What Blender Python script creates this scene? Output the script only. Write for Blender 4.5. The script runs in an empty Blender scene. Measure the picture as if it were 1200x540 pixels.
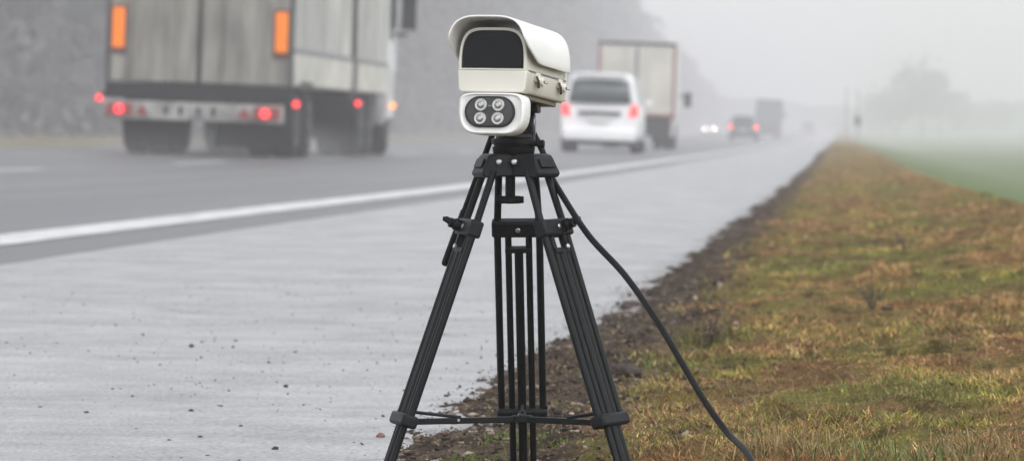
import bpy, bmesh, math, random
import numpy as np
from mathutils import Vector, Matrix, Euler

random.seed(7)
rng = np.random.default_rng(7)
R = math.radians
S = bpy.context.scene
COL = S.collection

# ------------------------------------------------------------------ camera
CAM_Z = 0.432
F_PX = 5200.0                      # focal length in pixels of a 1200 px wide frame
YAW = math.atan((985 - 600) / F_PX)
PITCH = math.atan((270 - 158) / F_PX)
cd = bpy.data.cameras.new('camera')
cam = bpy.data.objects.new('camera', cd)
COL.objects.link(cam)
cam.location = (0, 0, CAM_Z)
cam.rotation_euler = (R(90) - PITCH, 0, YAW)
cd.sensor_width = 36
cd.sensor_fit = 'HORIZONTAL'
cd.lens = 36 * F_PX / 1200
cd.clip_start = 0.1
cd.clip_end = 6000
cd.dof.use_dof = True
cd.dof.focus_distance = 5.42
cd.dof.aperture_fstop = 14.5
cd.dof.aperture_blades = 8
S.camera = cam
CM = Euler(cam.rotation_euler).to_matrix()


def at(px, py, Y):
    """world point seen at pixel (1200x540) standing at distance Y along the road"""
    d = CM @ Vector(((px - 600) / F_PX, (270 - py) / F_PX, -1))
    t = Y / d.y
    return Vector((0, 0, CAM_Z)) + d * t


# ------------------------------------------------------------------ light
W = bpy.data.worlds.new('World')
S.world = W
W.use_nodes = True
wn = W.node_tree
wn.nodes.clear()
SUN_EL, SUN_ROT = R(50), R(140)
sky = wn.nodes.new('ShaderNodeTexSky')
sky.sky_type = 'NISHITA'
sky.sun_disc = False
sky.sun_elevation = SUN_EL
sky.sun_rotation = SUN_ROT
sky.air_density = 1.0
sky.dust_density = 1.5
hs = wn.nodes.new('ShaderNodeHueSaturation')
hs.inputs['Saturation'].default_value = 0.17
bg = wn.nodes.new('ShaderNodeBackground')
bg.inputs['Strength'].default_value = 0.15
wo = wn.nodes.new('ShaderNodeOutputWorld')
wn.links.new(sky.outputs[0], hs.inputs['Color'])
wn.links.new(hs.outputs[0], bg.inputs['Color'])
wn.links.new(bg.outputs[0], wo.inputs['Surface'])

sd = bpy.data.lights.new('sun', 'SUN')
sd.energy = 0.5
sd.angle = R(70)
sd.color = (1.0, 0.97, 0.93)
sun = bpy.data.objects.new('sun', sd)
COL.objects.link(sun)
# direction TO the sun, same convention as the sky texture (rotation about z from +y)
to_sun = Vector((math.sin(SUN_ROT) * math.cos(SUN_EL), math.cos(SUN_ROT) * math.cos(SUN_EL), math.sin(SUN_EL)))
sun.rotation_euler = to_sun.to_track_quat('Z', 'Y').to_euler()

S.view_settings.view_transform = 'Standard'
S.view_settings.look = 'None'
S.view_settings.exposure = 0.95
S.view_settings.gamma = 1
S.view_settings.use_curve_mapping = False
S.cycles.use_denoising = True
S.cycles.max_bounces = 8
S.cycles.volume_bounces = 6
S.cycles.diffuse_bounces = 3
S.cycles.glossy_bounces = 3
S.cycles.sample_clamp_indirect = 6

# ------------------------------------------------------------------ materials
MATS = {}


def mat(name, base, rough=0.6, metal=0.0, var=0.12, scale=20.0, bump=0.0, bscale=None,
        emit=None, estr=0.0, spec=0.5, coat=0.0, stretch=(1, 1, 1), attr=None, dirt=None, coord='Object'):
    if name in MATS:
        return MATS[name]
    m = bpy.data.materials.new(name)
    m.use_nodes = True
    nt = m.node_tree
    p = nt.nodes['Principled BSDF']
    p.inputs['Roughness'].default_value = rough
    p.inputs['Metallic'].default_value = metal
    p.inputs['Specular IOR Level'].default_value = spec
    p.inputs['Coat Weight'].default_value = coat
    tc = nt.nodes.new('ShaderNodeTexCoord')
    mp = nt.nodes.new('ShaderNodeMapping')
    mp.inputs['Scale'].default_value = stretch
    nt.links.new(tc.outputs[coord], mp.inputs[0])
    nz = nt.nodes.new('ShaderNodeTexNoise')
    nz.inputs['Scale'].default_value = scale
    nz.inputs['Detail'].default_value = 5
    nt.links.new(mp.outputs[0], nz.inputs['Vector'])
    rp = nt.nodes.new('ShaderNodeValToRGB')
    rp.color_ramp.elements[0].position = 0.3
    rp.color_ramp.elements[1].position = 0.7
    lo = [max(0, c * (1 - var)) for c in base]
    hi = [min(1, c * (1 + var)) for c in base]
    if dirt:
        lo = dirt
    rp.color_ramp.elements[0].color = (*lo, 1)
    rp.color_ramp.elements[1].color = (*hi, 1)
    nt.links.new(nz.outputs[0], rp.inputs[0])
    csock = rp.outputs[0]
    if attr:
        at_ = nt.nodes.new('ShaderNodeAttribute')
        at_.attribute_name = attr
        mx = nt.nodes.new('ShaderNodeMix')
        mx.data_type = 'RGBA'
        mx.blend_type = 'MULTIPLY'
        mx.inputs[0].default_value = 1
        nt.links.new(at_.outputs['Color'], mx.inputs[6])
        nt.links.new(csock, mx.inputs[7])
        csock = mx.outputs[2]
    nt.links.new(csock, p.inputs['Base Color'])
    if bump:
        n2 = nt.nodes.new('ShaderNodeTexNoise')
        n2.inputs['Scale'].default_value = bscale or scale * 4
        n2.inputs['Detail'].default_value = 6
        nt.links.new(mp.outputs[0], n2.inputs['Vector'])
        b = nt.nodes.new('ShaderNodeBump')
        b.inputs['Strength'].default_value = bump
        b.inputs['Distance'].default_value = 0.01
        nt.links.new(n2.outputs[0], b.inputs['Height'])
        nt.links.new(b.outputs[0], p.inputs['Normal'])
    if emit:
        p.inputs['Emission Color'].default_value = (*emit, 1)
        p.inputs['Emission Strength'].default_value = estr
    MATS[name] = m
    return m


# ------------------------------------------------------------------ mesh helpers
class MB:
    def __init__(self):
        self.v = []
        self.f = []

    def add(self, vs, fs):
        o = len(self.v)
        self.v += [tuple(x) for x in vs]
        self.f += [tuple(i + o for i in q) for q in fs]
        return self

    def box(self, c, s, M=None, taper=1.0):
        x, y, z = s[0] / 2, s[1] / 2, s[2] / 2
        vs = []
        for sz in (-1, 1):
            k = 1.0 if sz < 0 else taper
            for sx, sy in ((-1, -1), (1, -1), (1, 1), (-1, 1)):
                v = Vector((sx * x * k, sy * y * k, sz * z))
                if M:
                    v = M @ v
                vs.append(v + Vector(c))
        return self.add(vs, [(3, 2, 1, 0), (4, 5, 6, 7), (0, 1, 5, 4), (1, 2, 6, 5), (2, 3, 7, 6), (3, 0, 4, 7)])

    def tube(self, pts, r, n=12, cap=True):
        pts = [Vector(p) for p in pts]
        rs = r if isinstance(r, (list, tuple)) else [r] * len(pts)
        vs, fs = [], []
        up = None
        for i, p in enumerate(pts):
            t = (pts[min(i + 1, len(pts) - 1)] - pts[max(i - 1, 0)]).normalized()
            if up is None:
                up = t.orthogonal().normalized()
            u = (up - t * up.dot(t)).normalized()
            up = u
            w = t.cross(u)
            for k in range(n):
                a = 2 * math.pi * k / n
                vs.append(p + (u * math.cos(a) + w * math.sin(a)) * rs[i])
        for i in range(len(pts) - 1):
            for k in range(n):
                a, b = i * n + k, i * n + (k + 1) % n
                fs.append((a, b, b + n, a + n))
        if cap:
            fs.append(tuple(range(n - 1, -1, -1)))
            fs.append(tuple((len(pts) - 1) * n + k for k in range(n)))
        return self.add(vs, fs)

    def lathe(self, c, axis, prof, n=32):
        """prof: (distance along axis, radius)"""
        ax = Vector(axis).normalized()
        u = ax.orthogonal().normalized()
        w = ax.cross(u)
        vs, fs = [], []
        for d, r in prof:
            for k in range(n):
                a = 2 * math.pi * k / n
                vs.append(Vector(c) + ax * d + (u * math.cos(a) + w * math.sin(a)) * r)
        for i in range(len(prof) - 1):
            for k in range(n):
                a, b = i * n + k, i * n + (k + 1) % n
                fs.append((a, b, b + n, a + n))
        fs.append(tuple(range(n - 1, -1, -1)))
        fs.append(tuple((len(prof) - 1) * n + k for k in range(n)))
        return self.add(vs, fs)

    def prism(self, poly, y0, y1, scale1=1.0, cz=0.0):
        """polygon of (x,z) extruded along y"""
        n = len(poly)
        vs = [(x, y0, z) for x, z in poly] + [(x * scale1, y1, cz + (z - cz) * scale1) for x, z in poly]
        fs = [tuple(range(n)), tuple(range(2 * n - 1, n - 1, -1))]
        for k in range(n):
            fs.append((k, k + n, (k + 1) % n + n, (k + 1) % n))
        return self.add(vs, fs)

    def xf(self, M):
        self.v = [tuple(M @ Vector(v)) for v in self.v]
        return self

    def build(self, name, m, parent=None, bevel=0.0, seg=2, smooth=True, ang=35, loc=None):
        me = bpy.data.meshes.new(name)
        me.from_pydata(self.v, [], self.f)
        me.validate()
        bm = bmesh.new()
        bm.from_mesh(me)
        bmesh.ops.recalc_face_normals(bm, faces=bm.faces)
        bm.to_mesh(me)
        bm.free()
        me.materials.append(m)
        if smooth:
            me.polygons.foreach_set('use_smooth', [True] * len(me.polygons))
            me.set_sharp_from_angle(angle=R(ang))
        o = bpy.data.objects.new(name, me)
        COL.objects.link(o)
        if parent:
            o.parent = parent
        if loc is not None:
            o.location = loc
        if bevel:
            md = o.modifiers.new('bevel', 'BEVEL')
            md.width = bevel
            md.segments = seg
            md.limit_method = 'ANGLE'
            md.angle_limit = R(30)
            md.harden_normals = False
        return o


def tag(o, label=None, cat=None, group=None, kind=None):
    if label:
        o['label'] = label
    if cat:
        o['category'] = cat
    if group:
        o['group'] = group
    if kind:
        o['kind'] = kind
    return o


def empty(name, loc, rot=(0, 0, 0)):
    o = bpy.data.objects.new(name, None)
    COL.objects.link(o)
    o.location = loc
    o.rotation_euler = rot
    o.empty_display_size = 0.1
    return o


def fast_mesh(name, V, F, m, col=None, smooth=True):
    """V (n,3), F (m,4) or (m,3) numpy"""
    me = bpy.data.meshes.new(name)
    k = F.shape[1]
    me.vertices.add(len(V))
    me.vertices.foreach_set('co', np.asarray(V, dtype=np.float32).ravel())
    me.loops.add(F.size)
    me.loops.foreach_set('vertex_index', np.asarray(F, dtype=np.int32).ravel())
    me.polygons.add(len(F))
    me.polygons.foreach_set('loop_start', np.arange(0, F.size, k, dtype=np.int32))
    me.polygons.foreach_set('use_smooth', np.full(len(F), smooth))
    if col is not None:
        a = me.color_attributes.new('Col', 'FLOAT_COLOR', 'POINT')
        c4 = np.ones((len(V), 4), dtype=np.float32)
        c4[:, :3] = col
        a.data.foreach_set('color', c4.ravel())
    me.update()
    me.validate()
    me.materials.append(m)
    o = bpy.data.objects.new(name, me)
    COL.objects.link(o)
    return o


def grid_faces(nx, ny):
    i = np.arange(nx - 1)[None, :] + np.arange(ny - 1)[:, None] * nx
    i = i.ravel()
    return np.stack([i, i + 1, i + 1 + nx, i + nx], 1)


# value noise
_tab = rng.random((256, 256))


def vnoise(x, y):
    xi = np.floor(x).astype(int)
    yi = np.floor(y).astype(int)
    fx = x - xi
    fy = y - yi
    fx = fx * fx * (3 - 2 * fx)
    fy = fy * fy * (3 - 2 * fy)
    a = _tab[xi % 256, yi % 256]
    b = _tab[(xi + 1) % 256, yi % 256]
    c = _tab[xi % 256, (yi + 1) % 256]
    d = _tab[(xi + 1) % 256, (yi + 1) % 256]
    return (a * (1 - fx) + b * fx) * (1 - fy) + (c * (1 - fx) + d * fx) * fy


def fbm(x, y, oct=4, gain=0.5):
    s = 0
    a = 1
    n = 0
    for k in range(oct):
        s = s + a * vnoise(x + 17.3 * k, y + 9.1 * k)
        n += a
        a *= gain
        x = x * 2.03
        y = y * 2.03
    return s / n - 0.5


def smooth_interp(x, xs, ys):
    """piecewise cosine-free monotone interpolation, lightly smoothed"""
    x = np.asarray(x, dtype=float)
    return np.interp(x, xs, ys)


DIPX = np.array([-300, 0, 15, 38, 60, 100, 160, 260, 430, 650, 900, 1700.])
DIPY = np.array([0, 0, 0, -.045, -.065, -.08, -.06, -.02, 0, .45, 1.2, 2.0])
_fy = np.linspace(-300, 1700, 4001)
_fd = np.interp(_fy, DIPX, DIPY)
_k = np.hanning(31)
_k /= _k.sum()
_fd = np.convolve(np.pad(_fd, 15, mode='edge'), _k, mode='valid')


def dip(Y):
    return np.interp(Y, _fy, _fd)


RX = np.array([-27, -26, -15, -14.5, -12, -11, -3.23, -.59, 3.])
RZ = np.array([.02, .05, .26, .26, .30, .30, .03, 0, 0])


def zroad(X, Y):
    return np.interp(X, RX, RZ) + dip(Y)


GX = np.array([-2000, -80, -55, -31, -27.5, -26, -15, -14.6, -13.3, -12, -11, -3.23, -.9, -.4, 1.0, 1.5, 2.0, 5, 12, 60, 2000])
GZ = np.array([1.2, 1.2, 1.0, .72, .03, -.03, .16, .24, .10, .24, .2, -.06, -.09, -.10, -.12, -.14, -.25, -.75, -.9, -1.0, -1.0])


def zground(X, Y):
    return np.interp(X, GX, GZ) + dip(Y)


VX = np.array([-.95, -.75, -.62, -.50, -.2, .3, .75, .95, 1.5, 2.1])
VZ = np.array([-.075, -.034, -.018, .006, .022, .05, .085, .08, -.03, -.33])


def zverge(X, Y):
    X = np.asarray(X, dtype=float)
    Y = np.asarray(Y, dtype=float)
    far = np.clip((Y - 20) / 30, 0, 1)
    Xs = X + .07 * np.clip((10 - Y) / 2, 0, 1) + .35 * far * np.clip(X, 0, 3)
    z = np.interp(Xs, VX, VZ) + dip(Y) - .045 * far * np.clip(X + .4, 0, 1)
    near = np.clip((70 - Y) / 40, 0, 1)
    z = z + fbm(X * 2.2 + 3, Y * .55, 3) * .05 * np.clip((X + .8) / .6, 0.35, 1)
    z = z + .19 * np.exp(-((X - .02) / .42) ** 2 - ((Y - 118) / 24) ** 2)
    z = z + fbm(X * 3 + 8, Y * .16, 3) * .16 * np.clip((Y - 25) / 40, 0, 1) * np.clip((X + .6) / .4, 0, 1)
    z = z + fbm(X * 11, Y * 5 + 4, 4) * (.030 + .016 * np.clip((X + .2) / .2, 0, 1)) * near
    z = z + fbm(X * 60, Y * 26, 3) * (.009 + .012 * np.clip((-.15 - X) / .2, 0, 1)) * near
    z = z - .016 * np.exp(-((X + .36) / .16) ** 2 - ((Y - 5.5) / .5) ** 2)
    return z


# ------------------------------------------------------------------ the setting
def strip(name, xs, ys, zf, m, dz=0.0):
    X, Y = np.meshgrid(xs, ys)
    Z = zf(X, Y) + dz
    V = np.stack([X.ravel(), Y.ravel(), Z.ravel()], 1)
    return fast_mesh(name, V, grid_faces(len(xs), len(ys)), m)


def ramp(nt, fac, stops):
    rp = nt.nodes.new('ShaderNodeValToRGB')
    e = rp.color_ramp.elements
    while len(e) < len(stops):
        e.new(0.5)
    for k, (p, c) in enumerate(stops):
        e[k].position = p
        e[k].color = (*c, 1) if len(c) == 3 else c
    nt.links.new(fac, rp.inputs[0])
    return rp.outputs[0]


def noise(nt, vec, scale, detail=5, rough=.55, dist=0.0):
    n = nt.nodes.new('ShaderNodeTexNoise')
    n.inputs['Scale'].default_value = scale
    n.inputs['Detail'].default_value = detail
    n.inputs['Roughness'].default_value = rough
    n.inputs['Distortion'].default_value = dist
    nt.links.new(vec, n.inputs['Vector'])
    return n.outputs[0]


def mapping(nt, scale, rot=(0, 0, 0)):
    tc = nt.nodes.new('ShaderNodeTexCoord')
    mp = nt.nodes.new('ShaderNodeMapping')
    mp.inputs['Scale'].default_value = scale
    mp.inputs['Rotation'].default_value = rot
    nt.links.new(tc.outputs['Object'], mp.inputs[0])
    return mp.outputs[0]


def mixc(nt, fac, a, b, mode='MIX'):
    mx = nt.nodes.new('ShaderNodeMix')
    mx.data_type = 'RGBA'
    mx.blend_type = mode
    if isinstance(fac, float):
        mx.inputs[0].default_value = fac
    else:
        nt.links.new(fac, mx.inputs[0])
    for s, v in ((mx.inputs[6], a), (mx.inputs[7], b)):
        if isinstance(v, tuple):
            s.default_value = (*v, 1)
        else:
            nt.links.new(v, s)
    return mx.outputs[2]


def surf(name, rough):
    m = bpy.data.materials.new(name)
    m.use_nodes = True
    nt = m.node_tree
    p = nt.nodes['Principled BSDF']
    p.inputs['Roughness'].default_value = rough
    return m, nt, p


def bump(nt, p, h, strength, dist):
    b = nt.nodes.new('ShaderNodeBump')
    b.inputs['Strength'].default_value = strength
    b.inputs['Distance'].default_value = dist
    nt.links.new(h, b.inputs['Height'])
    nt.links.new(b.outputs[0], p.inputs['Normal'])


# lanes: dark worn wet asphalt
def mat_lane():
    m, nt, p = surf('wet_asphalt', .42)
    v = mapping(nt, (1, 1, 1))
    vs = mapping(nt, (1.6, .05, 1))            # wheel-track streaks along the road
    fine = noise(nt, v, 90, 3)
    big = noise(nt, vs, 1.0, 4)
    c1 = ramp(nt, big, [(.3, (.105, .103, .108)), (.7, (.150, .148, .153))])
    c2 = ramp(nt, fine, [(.35, (.7, .7, .7)), (.7, (1.15, 1.15, 1.15))])
    nt.links.new(mixc(nt, 1.0, c1, c2, 'MULTIPLY'), p.inputs['Base Color'])
    nt.links.new(ramp(nt, big, [(.3, (.40, .40, .40)), (.7, (.55, .55, .55))]), p.inputs['Roughness'])
    bump(nt, p, fine, .25, .004)
    return m


def mat_shoulder():
    m, nt, p = surf('pale_wet_shoulder', .40)
    v = mapping(nt, (1, 1, 1))
    fine = noise(nt, v, 140, 4, .6)
    streak = noise(nt, mapping(nt, (.9, 3.2, 1), (0, 0, R(8))), 1.6, 5, .6)
    blot = noise(nt, v, 7, 6, .65)
    speck = nt.nodes.new('ShaderNodeTexVoronoi')
    speck.inputs['Scale'].default_value = 60
    nt.links.new(v, speck.inputs['Vector'])
    c1 = ramp(nt, streak, [(.25, (.29, .29, .295)), (.45, (.365, .365, .37)), (.6, (.40, .40, .40)), (.8, (.45, .45, .445))])
    c2 = ramp(nt, blot, [(.3, (.80, .80, .80)), (.7, (1.12, 1.12, 1.12))])
    c3 = ramp(nt, fine, [(.35, (.52, .52, .52)), (.65, (1.22, 1.22, 1.22))])
    c4 = ramp(nt, speck.outputs['Distance'], [(.0, (.55, .53, .50)), (.10, (.7, .7, .69)), (.16, (1, 1, 1))])
    c = mixc(nt, 1.0, c1, c2, 'MULTIPLY')
    c = mixc(nt, 1.0, c, c3, 'MULTIPLY')
    c = mixc(nt, .6, c, c4, 'MULTIPLY')
    # one meandering seam of an old repair, and the faintly darker patch beyond it
    sv = nt.nodes.new('ShaderNodeVectorMath')
    sv.operation = 'DOT_PRODUCT'
    nt.links.new(v, sv.inputs[0])
    sv.inputs[1].default_value = (.836, .548, 0)
    wob = nt.nodes.new('ShaderNodeMath')
    wob.operation = 'MULTIPLY_ADD'
    nt.links.new(noise(nt, v, 1.7, 5, .6), wob.inputs[0])
    wob.inputs[1].default_value = .35
    nt.links.new(sv.outputs['Value'], wob.inputs[2])
    mrs = nt.nodes.new('ShaderNodeMapRange')
    mrs.inputs[1].default_value = 4.15
    mrs.inputs[2].default_value = 5.15
    nt.links.new(wob.outputs[0], mrs.inputs[0])
    c5 = ramp(nt, mrs.outputs[0], [(.0, (1, 1, 1)), (.48, (1, 1, 1)), (.495, (.80, .80, .79)), (.515, (.86, .86, .86)), (.56, (.95, .95, .95)), (1, (.99, .99, .99))])
    c = mixc(nt, 1.0, c, c5, 'MULTIPLY')
    st2 = noise(nt, mapping(nt, (.5, 5, 1), (0, 0, R(-4))), 4, 6, .7)
    c = mixc(nt, 1.0, c, ramp(nt, st2, [(.3, (.95, .95, .95)), (.7, (1.04, 1.04, 1.04))]), 'MULTIPLY')
    pits = noise(nt, v, 32, 3, .7)
    c = mixc(nt, 1.0, c, ramp(nt, pits, [(.27, (.55, .53, .5)), (.34, (1, 1, 1))]), 'MULTIPLY')
    # mud washed from the verge onto the edge of the paving
    sx = nt.nodes.new('ShaderNodeSeparateXYZ')
    nt.links.new(v, sx.inputs[0])
    ad = nt.nodes.new('ShaderNodeMath')
    ad.operation = 'MULTIPLY_ADD'
    n2 = noise(nt, v, 9, 6, .7)
    nt.links.new(n2, ad.inputs[0])
    ad.inputs[1].default_value = .55
    nt.links.new(sx.outputs[0], ad.inputs[2])
    mask = ramp(nt, ad.outputs[0], [(.0, (0, 0, 0)), (1, (0, 0, 0))])
    mr = nt.nodes.new('ShaderNodeMapRange')
    mr.inputs[1].default_value = -.33
    mr.inputs[2].default_value = -.20
    nt.links.new(ad.outputs[0], mr.inputs[0])
    c = mixc(nt, mr.outputs[0], c, (.075, .055, .042))
    nt.links.new(c, p.inputs['Base Color'])
    p.inputs['Specular IOR Level'].default_value = .42
    damp = noise(nt, mapping(nt, (1.4, .8, 1)), 2.2, 5, .6)
    nt.links.new(ramp(nt, damp, [(.35, (.36, .36, .36)), (.65, (.54, .54, .54))]), p.inputs['Roughness'])
    bump(nt, p, fine, .35, .004)
    return m


def mat_verge():
    m, nt, p = surf('mossy_soil', .95)
    p.inputs['Specular IOR Level'].default_value = .12
    v = mapping(nt, (1, 1, 1))
    va = mapping(nt, (1, .45, 1))
    n1 = noise(nt, va, 2.6, 5, .6)
    n2 = noise(nt, va, 14, 5, .65)
    n3 = noise(nt, v, 120, 4, .7)
    patch = ramp(nt, n1, [(.32, (.22, .120, .062)), (.45, (.27, .170, .080)), (.52, (.25, .200, .070)), (.60, (.20, .195, .055)), (.72, (.25, .165, .080))])
    spots = ramp(nt, n2, [(.36, (.35, .30, .26)), (.5, (.9, .9, .85)), (.68, (1.25, 1.2, 1.05))])
    c = mixc(nt, 1.0, patch, spots, 'MULTIPLY')
    fine = ramp(nt, n3, [(.3, (.5, .5, .5)), (.7, (1.35, 1.3, 1.2))])
    c = mixc(nt, 1.0, c, fine, 'MULTIPLY')
    # bare dark soil along the paving edge
    sx = nt.nodes.new('ShaderNodeSeparateXYZ')
    nt.links.new(v, sx.inputs[0])
    ad = nt.nodes.new('ShaderNodeMath')
    ad.operation = 'MULTIPLY_ADD'
    nt.links.new(noise(nt, va, 5, 6, .65), ad.inputs[0])
    ad.inputs[1].default_value = .42
    nt.links.new(sx.outputs[0], ad.inputs[2])
    mr = nt.nodes.new('ShaderNodeMapRange')
    mr.inputs[1].default_value = -.19
    mr.inputs[2].default_value = -.04
    nt.links.new(ad.outputs[0], mr.inputs[0])
    soil = ramp(nt, n2, [(.3, (.026, .019, .016)), (.45, (.075, .054, .042)), (.55, (.13, .098, .076)), (.7, (.21, .165, .13))])
    soil = mixc(nt, 1.0, soil, fine, 'MULTIPLY')
    c = mixc(nt, mr.outputs[0], soil, c)
    nt.links.new(c, p.inputs['Base Color'])
    bump(nt, p, n3, 1.0, .02)
    return m


def mat_field():
    m, nt, p = surf('field_grass', .95)
    p.inputs['Specular IOR Level'].default_value = .12
    v = mapping(nt, (1, 1, 1))
    n1 = noise(nt, v, .05, 4)
    n2 = noise(nt, v, 3, 5)
    c1 = ramp(nt, n1, [(.3, (.085, .125, .042)), (.5, (.100, .145, .050)), (.7, (.13, .135, .058))])
    sx = nt.nodes.new('ShaderNodeSeparateXYZ')
    nt.links.new(v, sx.inputs[0])
    mr = nt.nodes.new('ShaderNodeMapRange')       # dry grass on the wood side, crop on the field side
    mr.inputs[1].default_value = -12
    mr.inputs[2].default_value = 2
    nt.links.new(sx.outputs[0], mr.inputs[0])
    c1 = mixc(nt, mr.outputs[0], (.20, .165, .10), c1)
    c2 = ramp(nt, n2, [(.3, (.75, .75, .7)), (.7, (1.2, 1.2, 1.1))])
    nt.links.new(mixc(nt, 1.0, c1, c2, 'MULTIPLY'), p.inputs['Base Color'])
    bump(nt, p, n2, .5, .03)
    return m


ys_far = np.concatenate([np.arange(-60, 60, 2.0), np.arange(60, 300, 10.), np.arange(300, 1641, 20.)])
M_LANE = mat_lane()
M_SH = mat_shoulder()
gx = np.unique(np.concatenate([np.linspace(-1640, -100, 30), np.linspace(-100, -31, 12), GX[(GX > -1640) & (GX < 1640)], np.linspace(12, 100, 12), np.linspace(100, 1640, 30)]))
ground = strip('ground', gx, ys_far, zground, mat_field())
tag(ground, kind='structure')
road = strip('road', np.array([-12, -11, -9, -7.2, -5, -3.23, -2.64]), ys_far, zroad, M_LANE)
tag(road, kind='structure')
road2 = strip('road', np.array([-26, -20, -15]), ys_far, zroad, M_LANE)
tag(road2, kind='structure')
ysh = np.concatenate([np.arange(-60, 3, 2.0), np.geomspace(3, 60, 260), np.arange(62, 300, 8.), np.arange(300, 1641, 20.)])


def zsh(X, Y):
    return zroad(X, Y) + .004 * fbm(X * 1.5, Y * .8, 3) * np.clip((60 - Y) / 40, 0, 1) * np.clip((-2.5 - X) / -.3, 0, 1)


shoulder = strip('hard_shoulder', np.linspace(-2.64, -.50, 60), ysh, zsh, M_SH, dz=.0)
tag(shoulder, kind='structure')

M_PAINT = mat('road_paint', (.64, .64, .63), .5, var=.10, scale=5, dirt=(.42, .42, .415), stretch=(1.5, .6, 1), bump=.2, bscale=120)
line = strip('edge_line', np.array([-3.36, -3.06]), ys_far[ys_far < 1200], zroad, M_PAINT, dz=.004)
tag(line, kind='structure')
line2 = strip('edge_line', np.array([-11.25, -11.0]), ys_far[ys_far < 1200], zroad, M_PAINT, dz=.004)
tag(line2, kind='structure')
dash_me = None
for k in range(-2, 40):
    y0 = 35.6 + 12 * k
    yy = np.linspace(y0, y0 + 4, 5)
    d = strip('lane_dash', np.array([-7.28, -7.12]), yy, zroad, M_PAINT, dz=.004)
    d.parent = road

# verge: uneven earth bank between paving and field
vx = np.concatenate([np.linspace(-.95, -.75, 12), np.linspace(-.745, .62, 330), np.linspace(.63, 1.05, 50), np.linspace(1.1, 2.1, 24)])
vy = np.concatenate([np.arange(0, 4.2, .3), np.geomspace(4.2, 60, 430), np.geomspace(60.5, 1600, 120)])
verge = strip('verge', vx, vy, zverge, mat_verge())
tag(verge, kind='structure')

# ------------------------------------------------------------------ haze
hb = MB().box((0, 790, 16.5), (3300, 1720, 39))
mh = bpy.data.materials.new('fog')
mh.use_nodes = True
nt = mh.node_tree
nt.nodes.remove(nt.nodes['Principled BSDF'])
pv = nt.nodes.new('ShaderNodeVolumePrincipled')
pv.inputs['Color'].default_value = (.985, .977, 1.0, 1)
pv.inputs['Density'].default_value = 0.0023
nt.links.new(pv.outputs[0], nt.nodes['Material Output'].inputs['Volume'])
haze = hb.build('haze', mh, smooth=False)
tag(haze, kind='stuff')

# ------------------------------------------------------------------ the tripod
M_TRI = mat('black_anodised_aluminium', (.008, .0095, .010), .45, .0, var=.2, scale=60, bump=.05, bscale=300, spec=.2)
M_TRIG = mat('dark_grey_plastic', (.014, .015, .017), .5, var=.2, scale=60, bump=.1, bscale=400, spec=.16)
M_BLK = mat('black_rubber', (.006, .006, .0065), .5, var=.25, scale=50, bump=.1, bscale=300, spec=.2)
M_STEEL = mat('bright_steel', (.55, .55, .56), .3, .9, var=.1, scale=80)
TY = 5.45
tc0 = at(604, 500, TY)
gz = float(zverge(tc0.x, TY))
tripod = empty('tripod', (tc0.x, TY, gz))
tag(tripod, 'low black twin-tube tripod standing half on paving, half on verge, holding white camera', 'tripod')
TM = Matrix.Translation(-Vector((tc0.x, TY, gz)))


def tp(px, py, dy=0.0):
    return TM @ at(px, py, TY + dy)


sc = TY / F_PX        # metres per pixel at the tripod


def frame(d):
    d = Vector(d).normalized()
    return d


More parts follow.
